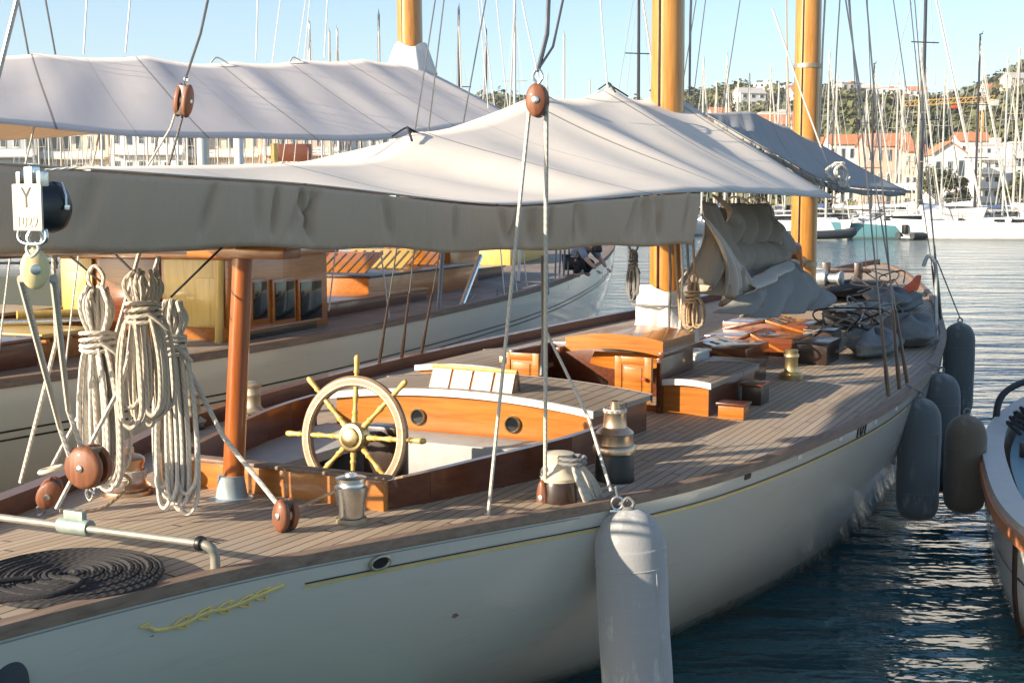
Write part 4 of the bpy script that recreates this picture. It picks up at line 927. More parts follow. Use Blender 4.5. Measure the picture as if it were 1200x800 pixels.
Z2=[(-33,1.6),(-27,1.48),(-20,1.45),(-13.3,1.52),(-7,1.72),(-2.3,1.98),(0,2.15)]
K2=[(-33,1.0),(-29,.1),(-24,-1),(-12,-1.4),(-6,-.8),(-2.5,.1),(-1,.9),(0,2.1)]
h2=lambda s:max(.01,interp(s,B2)); z2=lambda s:interp(s,Z2)
def t2(s,z): k=min(1,max(0,(z2(s)-z)/(z2(s)-interp(s,K2)))); return h2(s)*math.sqrt(max(0,1-k**1.9))
m=MB()
for sg in (1,-1): m.grid(lambda a,b,sg=sg:(lambda s,z:bl(s,sg*t2(s,z),z))(lerp(-33,0,a),lerp(z2(lerp(-33,0,a)),interp(lerp(-33,0,a),K2),b**1.1)),80,22)
m.build('hull','hull_cream',Y2,50)
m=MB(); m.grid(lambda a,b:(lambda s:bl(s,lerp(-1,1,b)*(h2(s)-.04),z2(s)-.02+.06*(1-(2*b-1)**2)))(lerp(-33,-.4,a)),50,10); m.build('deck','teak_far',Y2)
for sg in (1,-1):
    m=MB(); m.grid(lambda a,b,sg=sg:(lambda s:bl(s,sg*max(0,h2(s)+[.015,.015,-.10,-.10,.015][int(round(b*4))]),z2(s)+[-.03,.06,.06,-.02,-.03][int(round(b*4))]))(lerp(-33,-.1,a)),80,4,smooth=False); m.build('rail_cap','rail_wood',Y2)
for dz in (.42,.50):
    m=MB(); m.grid(lambda a,b,dz=dz:(lambda s:bl(s,t2(s,z2(s)-dz-.018*b)+.006,z2(s)-dz-.018*b))(lerp(-32,-1.2,a)),70,1); m.build('hull_line','black_paint',Y2)
def dz2(s,t=0): return z2(s)+.03
def part2(name,s0,s1,t0,t1,z0,z1,mat,bev=.015,par=None): return MB().box(bl((s0+s1)/2,(t0+t1)/2,(z0+z1)/2),(s1-s0,abs(t1-t0),z1-z0),None,bev).build(name,mat,par or Y2)
WHS=empty('wheelhouse',(0,0,0)); WHS.parent=Y2; sA=-22.9
pA=at2(70,300,sA); pB=at2(270,300,sA); zt_=2.42
part2('wall',sA,-20.6,-pA.y,-pB.y,1.35,zt_,'varnish_x',.01,WHS)
part2('roof',sA-.12,-20.4,-pA.y-.08,-pB.y+.08,zt_,zt_+.07,'varnish_y',.02,WHS)
def aftpanel(x0,y0,x1,y1,mat,name,off=.03,th=.03,s=sA,par=WHS):
    a=at2(x0,y0,s); c=at2(x1,y1,s); MB().box(((s-off),(a.y+c.y)/2,(a.z+c.z)/2),(th,abs(a.y-c.y),abs(a.z-c.z)),None,.008).build(name,mat,par)
aftpanel(74,302,112,368,'cream_wood','door'); aftpanel(80,318,106,364,'cream_wood','door_panel',.05)
aftpanel(118,302,190,380,'mahogany_y','wall_panel',.01); aftpanel(194,303,264,384,'cream_wood','wall_panel'); aftpanel(233,325,262,382,'cream_wood','door_panel',.05)
for x0,x1 in ((293,310),(319,342),(349,374)):
    a=on2(x0,331,-pB.y); c=on2(x1,372,-pB.y); fr=MB().box(((a.x+c.x)/2,pB.y-.01,(a.z+c.z)/2),(abs(a.x-c.x)+.10,.05,abs(a.z-c.z)+.08),None,.02).build('window','varnish_x',WHS)
    MB().box(((a.x+c.x)/2,pB.y-.04,(a.z+c.z)/2),(abs(a.x-c.x),.012,abs(a.z-c.z)),None,.004).build('pane','glass_dark',fr)
a=at2(258,305,sA-.15); b_=at2(256,412,sA-.15); m=MB(); m.tube([a,b_],.045,12); m.build('post','cream_wood',Y2)
# saloon roofs, skylights and lockers on her deck (placed by station and height)
def deckhouse2(name,x0,x1,ybot,ytop,t0,t1,mat,roof,s_len=None):
    e_=empty(name,(0,0,0)); e_.parent=Y2; a=on2(x0,ybot,t1); c=on2(x1,ybot,t1); zt2=on2(x0,ytop,t1).z; zz_=dz2(a.x)-.05
    MB().box(bl((a.x+c.x)/2,(t0+t1)/2,(zz_+zt2)/2),(abs(c.x-a.x),t1-t0,zt2-zz_),None,.01).build('body',mat,e_)
    MB().box(bl((a.x+c.x)/2,(t0+t1)/2,zt2+.022),(abs(c.x-a.x)+.08,t1-t0+.08,.04),None,.01).build('top',roof,e_); return e_,zt2,a.x,c.x
deckhouse2('deck_cabin',352,500,384,362,-.9,1.5,'mahogany','varnish_x')
e_,zt2,sa,sb=deckhouse2('skylight',432,560,348,326,-.7,1.2,'varnish_x','dark_wood')
for k in range(3):
    s=lerp(sa,sb,.18+k*.3); mx=Matrix.Translation(bl(s,.15,zt2+.10))@Matrix.Rotation(rad(-24),4,'Y')
    MB().box((0,0,0),((sb-sa)*.26,1.3,.04),mx,.01).build('lid',('varnish_y','cream_wood','varnish_y')[k],e_)
    g=MB(); 
    for j in range(7): g.box((0,(j-3)*.17,.028),((sb-sa)*.22,.03,.014),mx,.004)
    g.build('grille','brass',e_)
e_,_,_,_=deckhouse2('deck_locker',405,470,400,389,1.0,1.5,'dark_wood','dark_wood')
deckhouse2('chart_house',412,520,330,305,-2.0,-.6,'cream_wood','varnish_y'); deckhouse2('companion_box',528,562,336,292,-.4,.5,'varnish_y','varnish_x'); deckhouse2('deck_locker',535,590,345,320,-.2,.8,'dark_wood','mahogany')
deckhouse2('forward_cabin',598,642,330,292,-1.2,.1,'cream_wood','cream_wood')
deckhouse2('seat_locker',-60,45,443,414,.3,1.5,'mahogany','mahogany'); deckhouse2('seat_locker',50,110,424,396,-.5,1.3,'varnish_y','cream_wood'); deckhouse2('seat_locker',-80,70,400,380,-1.6,-.1,'mahogany','cream_wood')
deckhouse2('seat_locker',285,372,404,391,1.5,2.0,'dark_wood','varnish_x')
g=MB(); a=on2(0,408,.9); 
for k in range(12): g.box(bl(a.x-.9+k*.17,.9,on2(20,414,1.5).z+.055),(.06,1.0,.03),None,.006)
g.build('grating','varnish_y',Y2)
sp=MB(); a=at2(20,369,-24.6); c_=at2(105,367,-24.0); sp.tube([a,c_],.05,10); sp.build('spar','cream_wood',Y2)
sp=MB(); a=at2(-10,378,-24.8); c_=at2(110,375,-24.3); sp.tube([a,c_],.035,10); sp.build('spar','steel',Y2)
for (x0,y0,x1,y1,r,mt) in ((563,300,524,402,.045,'steel'),(519,290,511,408,.035,'wire'),(555,345,505,415,.02,'wire'),(447,300,458,388,.012,'wire_pale'),(583,340,582,402,.02,'wire'),(610,290,607,330,.03,'wire_pale'),(640,290,642,345,.03,'wire')):
    m=MB(); m.tube([on2(x0,y0,2.45),on2(x1,y1,2.55)],r,8); m.build('shroud',mt,Y2)
for k in range(4):
    m=MB(); x=652+k*5; m.tube([on2(x,288,2.2),on2(x-2,338,2.3)],.02,6); m.build('shroud','wire',Y2)
mm=at2(482,40,-13.7); M2=empty('mast',(0,0,0)); M2.parent=Y2
m=MB(); b0=bl(-13.7,-mm.y,1.4); tp=bl(-14.0,-mm.y,24); m.tube([b0.lerp(tp,k/8) for k in range(9)],[.24*(1-.35*(k/8)**2) for k in range(9)],24); m.build('pole','spar',M2)
m=MB(); m.tube([b0+Vector((-.25,.05,3)),tp+Vector((-.2,.05,0))],.025,6); m.build('sail_track','dark_wood',M2)
m=MB(); c=bl(-13.75,-mm.y,5.75); m.grid(lambda a,b:Vector((c.x+(.28+.16*(1-a))*math.cos(6.283*b)*(1+.12*math.sin(5*6.283*b)),c.y+(.28+.18*(1-a))*math.sin(6.283*b)*(1+.12*math.sin(4*6.283*b)),c.z+lerp(-.3,.22,a)+.05*math.sin(3*6.283*b)*a)),8,40); m.build('mast_coat','cloth_white',M2)
for k,(s,zt) in enumerate(((-15.5,22),(-14.8,18),(-14.2,22))):
    for sg in (1,-1): m=MB(); m.tube([bl(s,sg*(h2(s)-.05),z2(s)),bl(-13.9,-mm.y,zt)],.010,6); m.build('shroud','wire_pale',Y2)
# her awning
A2=empty('awning',(O2.x,O2.y,0),T2,'long white ridge awning, warm orange underneath, over the yacht beyond','awning')
rA=[on2(-120,56,.0),on2(0,62,0),on2(147,64,0),on2(255,72,0),on2(345,70,0),on2(420,69,0),on2(482,73,0)]
ks=[0]
for i in range(1,len(rA)): ks.append(ks[-1]+(rA[i]-rA[i-1]).length)
rA=[(k/ks[-1],p) for k,p in zip(ks,rA)]
nA=[on2(-200,130,2.9),on2(0,144,2.9),on2(150,159,2.9),on2(300,162,2.9),on2(440,164,2.9),on2(540,150,2.8),on2(612,140,2.7)]
ks=[0]
for i in range(1,len(nA)): ks.append(ks[-1]+(nA[i]-nA[i-1]).length)
nA=[(k/ks[-1],p) for k,p in zip(ks,nA)]
fA=[(k,Vector((p.x,-p.y,p.z+.1))) for k,p in nA]
tent(rA,nA,fA,A2,'awning_white',6,sag=.02,nu=60,scal=.05)
for x in (147,255,345): 
    m=MB(); c=on2(x,66,0); m.tube(catmull([c+Vector((-.25,-.05,-.12)),c+Vector((0,0,-.02)),c+Vector((.25,-.1,-.14))],4),.012,6); m.build('lashing','rope_white',A2)
for x in (40,118,186,412): m=MB(); c=on2(x,163 if x>180 else 156,2.4); m.tube([c+Vector((0,0,.05)),c+Vector((-.25,0,-.6)),c+Vector((-.5,.1,-2.2))],.010,6); m.build('guy_line','rope_white',A2)
# ------------------------------------------------------------------ crewman kneeling at her rail
def skin(name,chain,mat,parent,sub=2,root=0):
    v=[c[0] for c in chain[0]]; me=bpy.data.meshes.new(name); me.from_pydata([tuple(x) for x in v],chain[1],[]); o=bpy.data.objects.new(name,me); COL.objects.link(o); o.parent=parent
    md=o.modifiers.new('s','SKIN'); 
    for i,c in enumerate(chain[0]): me.skin_vertices[0].data[i].radius=(c[1],c[2] if len(c)>2 else c[1]); me.skin_vertices[0].data[i].use_root=(i==root)
    su=o.modifiers.new('u','SUBSURF'); su.levels=sub; su.render_levels=sub; me.materials.append(M[mat])
    for p in me.polygons: p.use_smooth=True
    return o
pp=Q(678,334,26.0); pp.z=1.58
PE=empty('person',pp,rad(-35),'crew member in blue grey shirt and dark trousers bending at the far yacht rail','person')
# x: towards outboard (right), y: away, z up ; kneeling, torso bent forward
J=[((-.10,.0,.34),.17,.14),((.0,.0,.52),.17,.15),((.18,.0,.66),.18,.15),((.31,.0,.64),.065),((.44,.0,.56),.10,.09),
 ((.17,.21,.62),.065),((.34,.28,.38),.05),((.52,.22,.22),.034),((.17,-.21,.62),.065),((.36,-.28,.38),.05),((.54,-.2,.20),.034),
 ((-.08,.12,.32),.10),((.22,.2,.30),.08),((.02,.2,.09),.055),((.16,.2,.05),.045),((-.08,-.12,.32),.10),((.22,-.2,.30),.08),((.02,-.2,.09),.055),((.16,-.2,.05),.045)]
Eg=[(0,1),(1,2),(2,3),(3,4),(2,5),(5,6),(6,7),(2,8),(8,9),(9,10),(0,11),(11,12),(12,13),(13,14),(0,15),(15,16),(16,17),(17,18)]
skin('body',(J,Eg),'skin',PE)
def grow(idx,f,add=.015): 
    mp={i:k for k,i in enumerate(idx)}; return ([(J[i][0],)+tuple(r*f+add for r in J[i][1:]) for i in idx],[(mp[a],mp[b]) for a,b in Eg if a in mp and b in mp])
skin('shirt',grow([0,1,2,5,6,8,9],1.05,.02),'shirt',PE); skin('trousers',grow([0,11,12,13,15,16,17],1.05,.015),'trousers',PE)
m=MB(); m.lathe([(.01,.11),(.07,.10),(.105,.04),(.11,-.02),(.09,-.05)],frame((.43,0,.58),(.2,0,.97)),20); m.build('hair','hair',PE)
for y0,wx in ((.22,(.52,.22,.22)),(-.2,(.54,-.2,.20))):
    for k in range(5):
        d=Vector((.05+.015*(k!=4),(k-2)*.016*(1 if k<4 else 1.8),-.06-.01*(k in(1,2)))); m=MB(); b0=Vector(wx)+Vector((.02,(k-1.5)*.016,-.03)); m.tube([b0,b0+d*.6,b0+d],[.010,.009,.006],6); m.build('finger','skin',PE)
# ------------------------------------------------------------------ small double-ended boat at the right edge
def smallboat(name,label):
    return empty(name,(0,0,0),0,label,'boat')
O3=Vector((5.74,10.2)); T3=math.atan2(.954,.30); U3=Vector((math.cos(T3),math.sin(T3))); R3=Vector((U3.y,-U3.x))
Y3=empty('wooden_boat',(O3.x,O3.y,0),T3,'small white wooden boat with teal deck and orange rail at the right edge','boat')
L3=4.6
def h3(s): return 1.75*max(.0,1-abs(s/L3)**3)**.75
def z3(s): return .74+.16*(s/L3)**2+.22*max(0,s/L3)**3
def t3(s,z): 
    k=min(1,max(0,(z3(s)-z)/(z3(s)+.7))); return h3(s)*math.sqrt(max(0,1-k**4))
m=MB()
for sg in (1,-1): m.grid(lambda a,b,sg=sg:(lambda s:(lambda z:bl(s,sg*t3(s,z),z))(lerp(z3(s),-.7,b)))(lerp(-L3,L3,a)),60,18)
m.build('hull','hull_far',Y3,60)
def ring3(o,z0,z1,w,mat,name,off=0):
    m=MB()
    for sg in (1,-1):
        def f(a,b,sg=sg):
            s=lerp(-L3,L3,a)*.999; i=int(round(b*4)); dt=[o,o,o-w,o-w,o][i]; dz=[z0,z1,z1,z0,z0][i]
            return bl(s,sg*max(0,h3(s)+dt),z3(s)+dz)
        m.grid(f,70,4,smooth=False)
    return m.build(name,mat,Y3)
simple('rim_pale',(.52,.49,.45),.55,0,.1,6); simple('teal_paint',(.16,.29,.32),.5,0,.12,6); simple('orange_paint',(.55,.22,.10),.5,0,.15,6); simple('plum_paint',(.25,.20,.25),.5,0,.15,6)
ring3(.03,.0,.07,.19,'rim_pale','gunwale'); ring3(.055,-.09,-.002,.06,'orange_paint','rub_rail')
m=MB(); m.grid(lambda a,b:(lambda s:bl(s,lerp(-1,1,b)*max(0,h3(s)-.22),z3(s)-.06))(lerp(-L3,L3,a)),50,6); m.build('deck','teal_paint',Y3)
def h3c(s): return max(0.02,h3(s)-.62)
m=MB()
for sg in (1,-1): m.grid(lambda a,b,sg=sg:(lambda s:bl(s,sg*h3c(s),z3(s)-.06+.16*b))(lerp(-4,4,a)),50,1)
m.grid(lambda a,b:(lambda s:bl(s,lerp(-1,1,b)*h3c(s),z3(s)+.09))(lerp(-4,4,a)),40,6); m.build('coaming','plum_paint',Y3)
m=MB(); m.grid(lambda a,b:(lambda s:bl(s,-(t3(s,z3(s)-.34-.012*b)+.006),z3(s)-.34-.012*b))(lerp(-L3*.98,L3*.98,a)),60,1); m.build('hull_line','black_paint',Y3)
m=MB(); m.tube([bl(-1.9,-(t3(-1.9,z)+.012),z) for z in (.72,.5,.3,.1,-.05)],.022,6); m.build('rubbing_rope','dark_wood',Y3)
c=bl(1.3,-(h3(1.3)-.38),z3(1.3)); MB().box(c,(.10,.16,.16),None,.02).build('fairlead','black_paint',Y3); MB().box(c+Vector((.3,-.1,.0)),(.10,.12,.14),None,.02).build('fairlead','black_paint',Y3)
m=MB(); 
for k in range(7):
    c=bl(1.7+.16*k,-(h3(1.7+.16*k)-.30-.05*(k%2)),z3(2)+.05); m.tube(catmull([c,c+Vector((.1,.12,.1)),c+Vector((.2,-.1,.02)),c+Vector((.35,.05,.12))],4),.018,6)
m.build('mooring_rope','dark_rope',Y3)
m=MB(); s=3.0; m.tube(catmull([bl(2.4,-(h3(2.4)+.02),z3(2.4)-.1),bl(2.6,-(h3(2.6)-.0),z3(2.6)+.26),bl(3.0,-(h3(3)-.25),z3(3)+.36),bl(3.3,-(h3(3.3)-.6),z3(3)+.3)],6),.035,8); m.build('hoop','black_paint',Y3)
# ------------------------------------------------------------------ grey boat seen past the stern of the white yacht
G4=empty('grey_boat',Q(-40,330,25),rad(4),'grey hulled boat with black railing at the left edge under the valance','boat')
m=MB(); x1=Q(76,330,25).x-G4.location.x; z0=-G4.location.z
m.hexa([(-9,0,z0),(x1-.5,0,z0),(x1-.2,3.5,z0),(-9,3.5,z0)],[(-9,-.1,.25),(x1,-.1,.25),(x1,3.5,.25),(-9,3.5,.25)]); m.build('hull','hull_grey',G4)
m=MB()
for z in (.36,.52,.70): m.box((-4.2,-.02,z),(2*(x1+4.2)-.3,.05,.05))
for k in range(5): m.box((x1-.2-k*1.3,-.02,.45),(.06,.06,.6))
m.build('railing','black_paint',G4)

for x0,x1,yb,mt in ((46,65,64,'wire'),(14,34,66,'wire'),(104,98,64,'wire_pale'),(156,147,62,'wire_pale'),(303,300,70,'wire_pale'),(386,380,68,'wire_pale')):
    m=MB(); a=on2(x0,-40,0); b_=on2(x1,yb,0); m.tube([a,a.lerp(b_,.5),b_],.012,6); m.build('topping_lift',mt,Y2)
# ------------------------------------------------------------------ water
def watermat():
    m,nt,b=nodes('water'); b.inputs['Base Color'].default_value=(.011,.068,.085,1); b.inputs['Roughness'].default_value=.07; b.inputs['IOR'].default_value=1.333
    a=noise(nt,coords(nt,'Object',(1,1.5,1)),2.0,3,.5); c=noise(nt,coords(nt,'Object',(.35,.8,1)),1.4,4,.55); d=noise(nt,coords(nt,'Object',(.9,1.4,1)),9,2)
    h=math_(nt,'ADD',math_(nt,'ADD',math_(nt,'MULTIPLY',a,.30),math_(nt,'ADD',math_(nt,'MULTIPLY',c,1.0),math_(nt,'MULTIPLY',noise(nt,coords(nt,'Object',(.12,.3,1)),1.2,3,.5),2.5))),math_(nt,'MULTIPLY',d,.05)); bump(nt,b,h,1.0,.2); return m
watermat()
m=MB(); m.add([(-900,-300,0),(900,-300,0),(900,146,0),(-900,146,0)],[[0,1,2,3]],smooth=False); w=m.build('water','water'); tag(w,'dark rippled harbour water',kind='structure')
m=MB(); m.add([(-900,-300,-4),(900,-300,-4),(900,150,-4),(-900,150,-4)],[[0,1,2,3]],smooth=False)
# ------------------------------------------------------------------ land
simple('quay_stone',(.42,.38,.33),.85,0,.2,.6)
simple('soil',(.075,.078,.035),.95,0,.35,.06,det=8)
YH=640
HT=[(-1500,18),(-600,20),(0,28),(300,36),(570,47),(620,47),(680,41),(760,44),(850,52),(920,53),(1000,53),(1060,50),(1120,51),(1160,58),(1200,66),(1260,76),(1500,95),(2200,110)]
def hillz(x,y):
    if y<190: return 1.3
    px=600+x/y*F; top=3+interp(px,[(p,h) for p,h in HT])*1.0
    k=min(1,(y-190)/(YH-190)); k2=k*k*(3-2*k); k3=.35*k+.65*k2
    und=6*math.sin(x*.021+y*.013)+4*math.sin(x*.047-y*.03+1)+2.5*math.sin(x*.09+y*.07)
    z=1.3+(top-1.3)*k3+und*min(1,k*2)*(1-k)*1.2
    if y>YH: z=top-(y-YH)*.06
    return z
m=MB(); m.grid(lambda a,b:(lambda y:(lambda x:Vector((x,y,hillz(x,y))))(lerp(-1.1,1.1,b)*y))(146+(1000-146)*a**1.4),70,130); o=m.build('hill','soil'); tag(o,'wooded hill behind the harbour',kind='structure')
m=MB(); m.box((0,148,.1),(1900,5,2.7),None,0); m.box((0,146.2,1.3),(1900,1.2,.5),None,.1); o=m.build('quay','quay_stone'); tag(o,'stone quay along the far shore',kind='structure')
# hillside woods: leaf clumps scattered over the slope
def leafmat(name,a,c):
    m,nt,b=nodes(name); b.inputs['Roughness'].default_value=.8
    f=noise(nt,coords(nt),.35,6); g=noise(nt,coords(nt),.045,3)
    col=ramp(nt,f,[(.3,a),(.7,c)]); col=mixc(nt,math_(nt,'MULTIPLY',g,.7),col,(.13,.105,.045)); nt.links.new(col,b.inputs['Base Color']); return m
leafmat('leaf',(.05,.072,.026),(.115,.13,.05)); leafmat('leaf_light',(.085,.10,.032),(.15,.155,.06)); leafmat('leaf_dark',(.032,.052,.024),(.07,.09,.04)); simple('bark',(.12,.09,.065),.9,0,.3,8)
rr=random.Random(77)
def crown(m,c,r,h,n,leaf,q):
    for i in range(n):
        d=Vector((q.gauss(0,1),q.gauss(0,1),q.gauss(0,1))).normalized(); k=q.random()**.35
        p=Vector((c[0]+d.x*r*k,c[1]+d.y*r*k,c[2]+d.z*h*k)); n_=(d+Vector((q.uniform(-.8,.8),q.uniform(-.8,.8),q.uniform(-.3,.9)))).normalized(); x=n_.orthogonal().normalized(); y=n_.cross(x); s=leaf*q.uniform(.6,1.3)
        m.v.extend([p+x*s,p+y*s*.7,p-x*s,p-y*s*.7]); b=len(m.v)-4; m.f.append([b,b+1,b+2,b+3]); m.uv.append(None); m.mi.append(0); m.sm.append(False)
for nm,mt,cnt,lb in (('hillside_woods','leaf',2100,'dense green and olive woods covering the hill'),('hillside_scrub','leaf_light',900,'pale olive scrub between the woods on the hill'),('hillside_pines','leaf_dark',650,'dark pines scattered over the hill')):
    m=MB()
    for i in range(cnt):
        y=205+(690-205)*rr.random()**.8; px=rr.uniform(560,1290) if rr.random()<.85 else rr.uniform(-100,560); x=(px-600)/F*y; r=rr.uniform(2.2,5.0)*(.8 if mt=='leaf_light' else 1); h=r*rr.uniform(.6,.95)
        crown(m,(x,y,hillz(x,y)+h*.55),r,h,70 if y<400 else 46,r*.25,rr)
    o=m.build(nm,mt); tag(o,lb,kind='stuff')
# ------------------------------------------------------------------ houses
simple('plaster_w',(.74,.71,.66),.85,0,.06,.8); simple('plaster_c',(.62,.52,.40),.85,0,.08,.8); simple('plaster_p',(.60,.40,.30),.85,0,.08,.8); simple('plaster_g',(.40,.41,.42),.85,0,.08,.8); simple('tile',(.48,.20,.095),.85,0,.25,3); simple('roof_flat',(.5,.47,.43),.9,0,.1,2); simple('shutter',(.12,.15,.17),.6,0,.2,2); simple('concrete',(.50,.50,.49),.8,0,.1,1)
def house_b(loc_,w,d,h,rz,wall,roof,label,cat='house',floors=2,cols=3,gable=True,group=None,nm='house',rh=.32,ridge_x=True,bal=False):
    e_=empty(nm,loc_,rz,label,cat,group)
    MB().box((0,0,h/2-1.5),(w,d,h+3)).build('wall',wall,e_)
    r=MB()
    if gable:
        o=.35; t=.14
        if ridge_x:
            z=h; k=d*rh
            for sg in (1,-1): r.hexa([(-w/2-o,sg*(d/2+o),z-.2),(w/2+o,sg*(d/2+o),z-.2),(w/2+o,0,z+k),(-w/2-o,0,z+k)],[(-w/2-o,sg*(d/2+o),z-.2+t),(w/2+o,sg*(d/2+o),z-.2+t),(w/2+o,0,z+k+t),(-w/2-o,0,z+k+t)])
            r.build('roof',roof,e_); [MB().add([(sx*w/2,-d/2,h-.01),(sx*w/2,d/2,h-.01),(sx*w/2,0,h+k)],[[0,1,2]],smooth=False).build('gable',wall,e_) for sx in (-1,1)]
        else:
            k=w*rh
            for sg in (1,-1): r.hexa([(sg*(w/2+o),-d/2-o,h-.2),(sg*(w/2+o),d/2+o,h-.2),(0,d/2+o,h+k),(0,-d/2-o,h+k)],[(sg*(w/2+o),-d/2-o,h-.2+t),(sg*(w/2+o),d/2+o,h-.2+t),(0,d/2+o,h+k+t),(0,-d/2-o,h+k+t)])
            r.build('roof',roof,e_); [MB().add([(-w/2,sy*d/2,h-.01),(w/2,sy*d/2,h-.01),(0,sy*d/2,h+k)],[[0,1,2]],smooth=False).build('gable',wall,e_) for sy in (-1,1)]
    else:
        r.box((0,0,h+.12),(w+.3,d+.3,.3),None,.03); r.box((w*.2,0,h+.7),(w*.25,d*.4,.9),None,.03); r.build('roof',roof,e_)
    fh=h/floors
    for f in range(floors):
        for c in range(cols):
            x=-w/2+w*(c+.5)/cols; z=fh*(f+.55)
            wn=MB().box((x,-d/2-.02,z),(w/cols*.48,.10,fh*.5),None,.02).build('window',rr.choice(['white_paint','shutter','white_paint']),e_)
            MB().box((x,-d/2-.075,z),(w/cols*.38,.03,fh*.42)).build('pane','glass_blue',wn)
        if bal and f: MB().box((0,-d/2-.5,fh*f),(w*.96,1.0,.16),None,.02).build('balcony',wall,e_); MB().box((0,-d/2-.98,fh*f+.5),(w*.96,.05,.8)).build('railing','white_paint',e_)
    return e_
def hpos(px,Y): x=(px-600)/F*Y; return x
def hb_(px,ytop,wpx,Y,wall,roof,label,**k):      # a building whose eaves reach ytop
    x=hpos(px,Y); z=hillz(x,Y); zt=HC+(240-ytop)/F*Y; return house_b((x,Y,z),wpx/F*Y,k.pop('d',wpx/F*Y*.8),zt-z,k.pop('rz',0),wall,roof,label,**k)
# right-hand shore
hb_(1032,172,52,205,'plaster_p','tile','salmon house with terracotta roof behind the grey awning',floors=3,cols=5)
hb_(1065,178,26,200,'plaster_c','tile','narrow ochre house to the right of the salmon house',floors=3,cols=3)
hb_(1103,182,40,182,'plaster_w','tile','white gabled house above the round green tree',floors=2,cols=3,ridge_x=False,rh=.34)
hb_(1131,166,34,205,'plaster_w','tile','tall white house with terracotta roof behind the gabled house',floors=3,cols=3)
hb_(1152,172,40,192,'plaster_w','roof_flat','white apartment block with long balconies right of the gabled house',cat='apartments',floors=5,cols=4,gable=False,bal=True,nm='apartment_block')
hb_(1192,170,34,188,'plaster_g','roof_flat','modern grey glazed apartment block near the right edge',cat='apartments',floors=5,cols=6,gable=False,bal=True,nm='apartment_block')
hb_(985,170,40,215,'plaster_w','tile','white house with tiled roof beside the foremast',floors=3,cols=4)
hb_(905,148,44,235,'plaster_c','tile','cream house above the grey awning, left of the foremast',floors=3,cols=4)
hb_(848,150,36,230,'plaster_w','tile','white house between the two masts, above the awning corner',floors=3,cols=3)
hb_(1235,160,50,200,'plaster_c','tile','ochre house beyond the right edge',floors=3,cols=4)
# villas on the hill
vl=[(838,112,420,'plaster_w'),(853,120,360,'plaster_c'),(872,108,450,'plaster_w'),(888,98,520,'plaster_w'),(902,112,400,'plaster_w'),(915,122,340,'plaster_c'),(918,98,540,'plaster_w'),(930,104,480,'plaster_w'),(985,98,560,'plaster_w'),(997,95,580,'plaster_c'),(1010,96,570,'plaster_w'),(1032,94,590,'plaster_w'),(1046,100,540,'plaster_c'),(1065,93,600,'plaster_w'),(1110,101,520,'plaster_w'),(1090,152,270,'plaster_w'),(1084,164,250,'plaster_c'),(995,158,260,'plaster_w'),(968,150,270,'plaster_c'),(952,145,290,'plaster_w'),(866,140,290,'plaster_w'),(826,132,320,'plaster_w'),(1180,118,430,'plaster_c'),(1150,105,470,'plaster_w'),(615,104,430,'plaster_w'),(600,110,380,'plaster_c')]
for i,(px,py,Y,wl) in enumerate(vl):
    x=hpos(px,Y); z=hillz(x,Y); w=rr.uniform(6,10); h=rr.uniform(3.2,5)
    house_b((x,Y-3,z-.5),w,6,h+1,rr.uniform(-.4,.4),wl,'tile' if rr.random()<.6 else 'roof_flat','small %s villa among the trees on the hill'%('white' if wl=='plaster_w' else 'cream'),'villa',2,3,rr.random()<.7,'white villas scattered over the wooded hill' if wl=='plaster_w' else 'cream villas scattered over the wooded hill','villa')
# quay buildings, left
lf=[(20,118,90,168,'plaster_g','grey fronted quay building at the left edge under the orange awning underside'),(105,122,80,170,'plaster_c','ochre quay building second from the left edge'),(190,112,84,169,'plaster_w','white quay building behind the narrow brown block'),(275,118,84,171,'plaster_c','cream quay building left of the white mast column'),(362,114,88,168,'plaster_p','pinkish quay building behind the brown sign box'),(450,120,86,170,'plaster_w','white quay building right of the brown sign box')]
for px,yt,wpx,Y,wl,lb in lf: hb_(px,yt,wpx,Y,wl,'tile',lb,cat='building',floors=4,cols=6,nm='quay_building',d=10,rh=.2,bal=True)
for px,yt,wpx,Y,wl,lb in ((545,128,80,172,'plaster_c','cream quay building hidden behind the near awning'),(640,124,80,176,'plaster_w','white quay building hidden behind the near awning peak')): hb_(px,max(yt,170),wpx,Y,wl,'tile',lb,cat='building',floors=3,cols=5,nm='quay_building',d=10,rh=.2)
e_=empty('sign_box',Q(346,179,120),0,'reddish brown box sign on posts seen under the white awning','sign'); MB().box((0,0,0),(3.1,.6,1.6),None,.06).build('board','mahogany_y',e_); m=MB()
for x in (-1.2,1.2): m.tube([(x,.1,-.7),(x,.1,-Q(346,179,120).z)],.08,8)
m.build('post','wire_pale',e_); MB().box((-1.9,.1,0),(.75,.4,1.7),None,.05).build('side_panel','cream_wood',e_)
# crane
cx=hpos(1142,300); cz=hillz(cx,300); jz=HC+(240-123)/F*300
CRN=empty('tower_crane',(cx,300,cz),0,'yellow tower crane with lattice jib in front of the wooded hill','crane'); simple('crane_yellow',(.62,.36,.08),.5,0,.1,3)
def truss(m,a,b,w,n):
    a=Vector(a); b=Vector(b); d=(b-a).normalized(); x=d.cross(Vector((0,1,0))).normalized() if abs(d.y)<.9 else Vector((1,0,0)); y=d.cross(x)
    cs=[x*w+y*w,x*w-y*w,-x*w-y*w,-x*w+y*w]
    for c in cs: m.tube([a+c,b+c],.11,4)
    for i in range(n):
        p=a.lerp(b,i/n); q=a.lerp(b,(i+1)/n)
        for k in range(4): m.tube([p+cs[k],q+cs[(k+1)%4]],.07,4)
m=MB(); truss(m,(0,0,-2),(0,0,jz-cz),.5,14); m.build('tower','crane_yellow',CRN)
m=MB(); truss(m,(3,0,jz-cz+1),(-18,0,jz-cz-.2),.55,18); m.build('jib','crane_yellow',CRN)
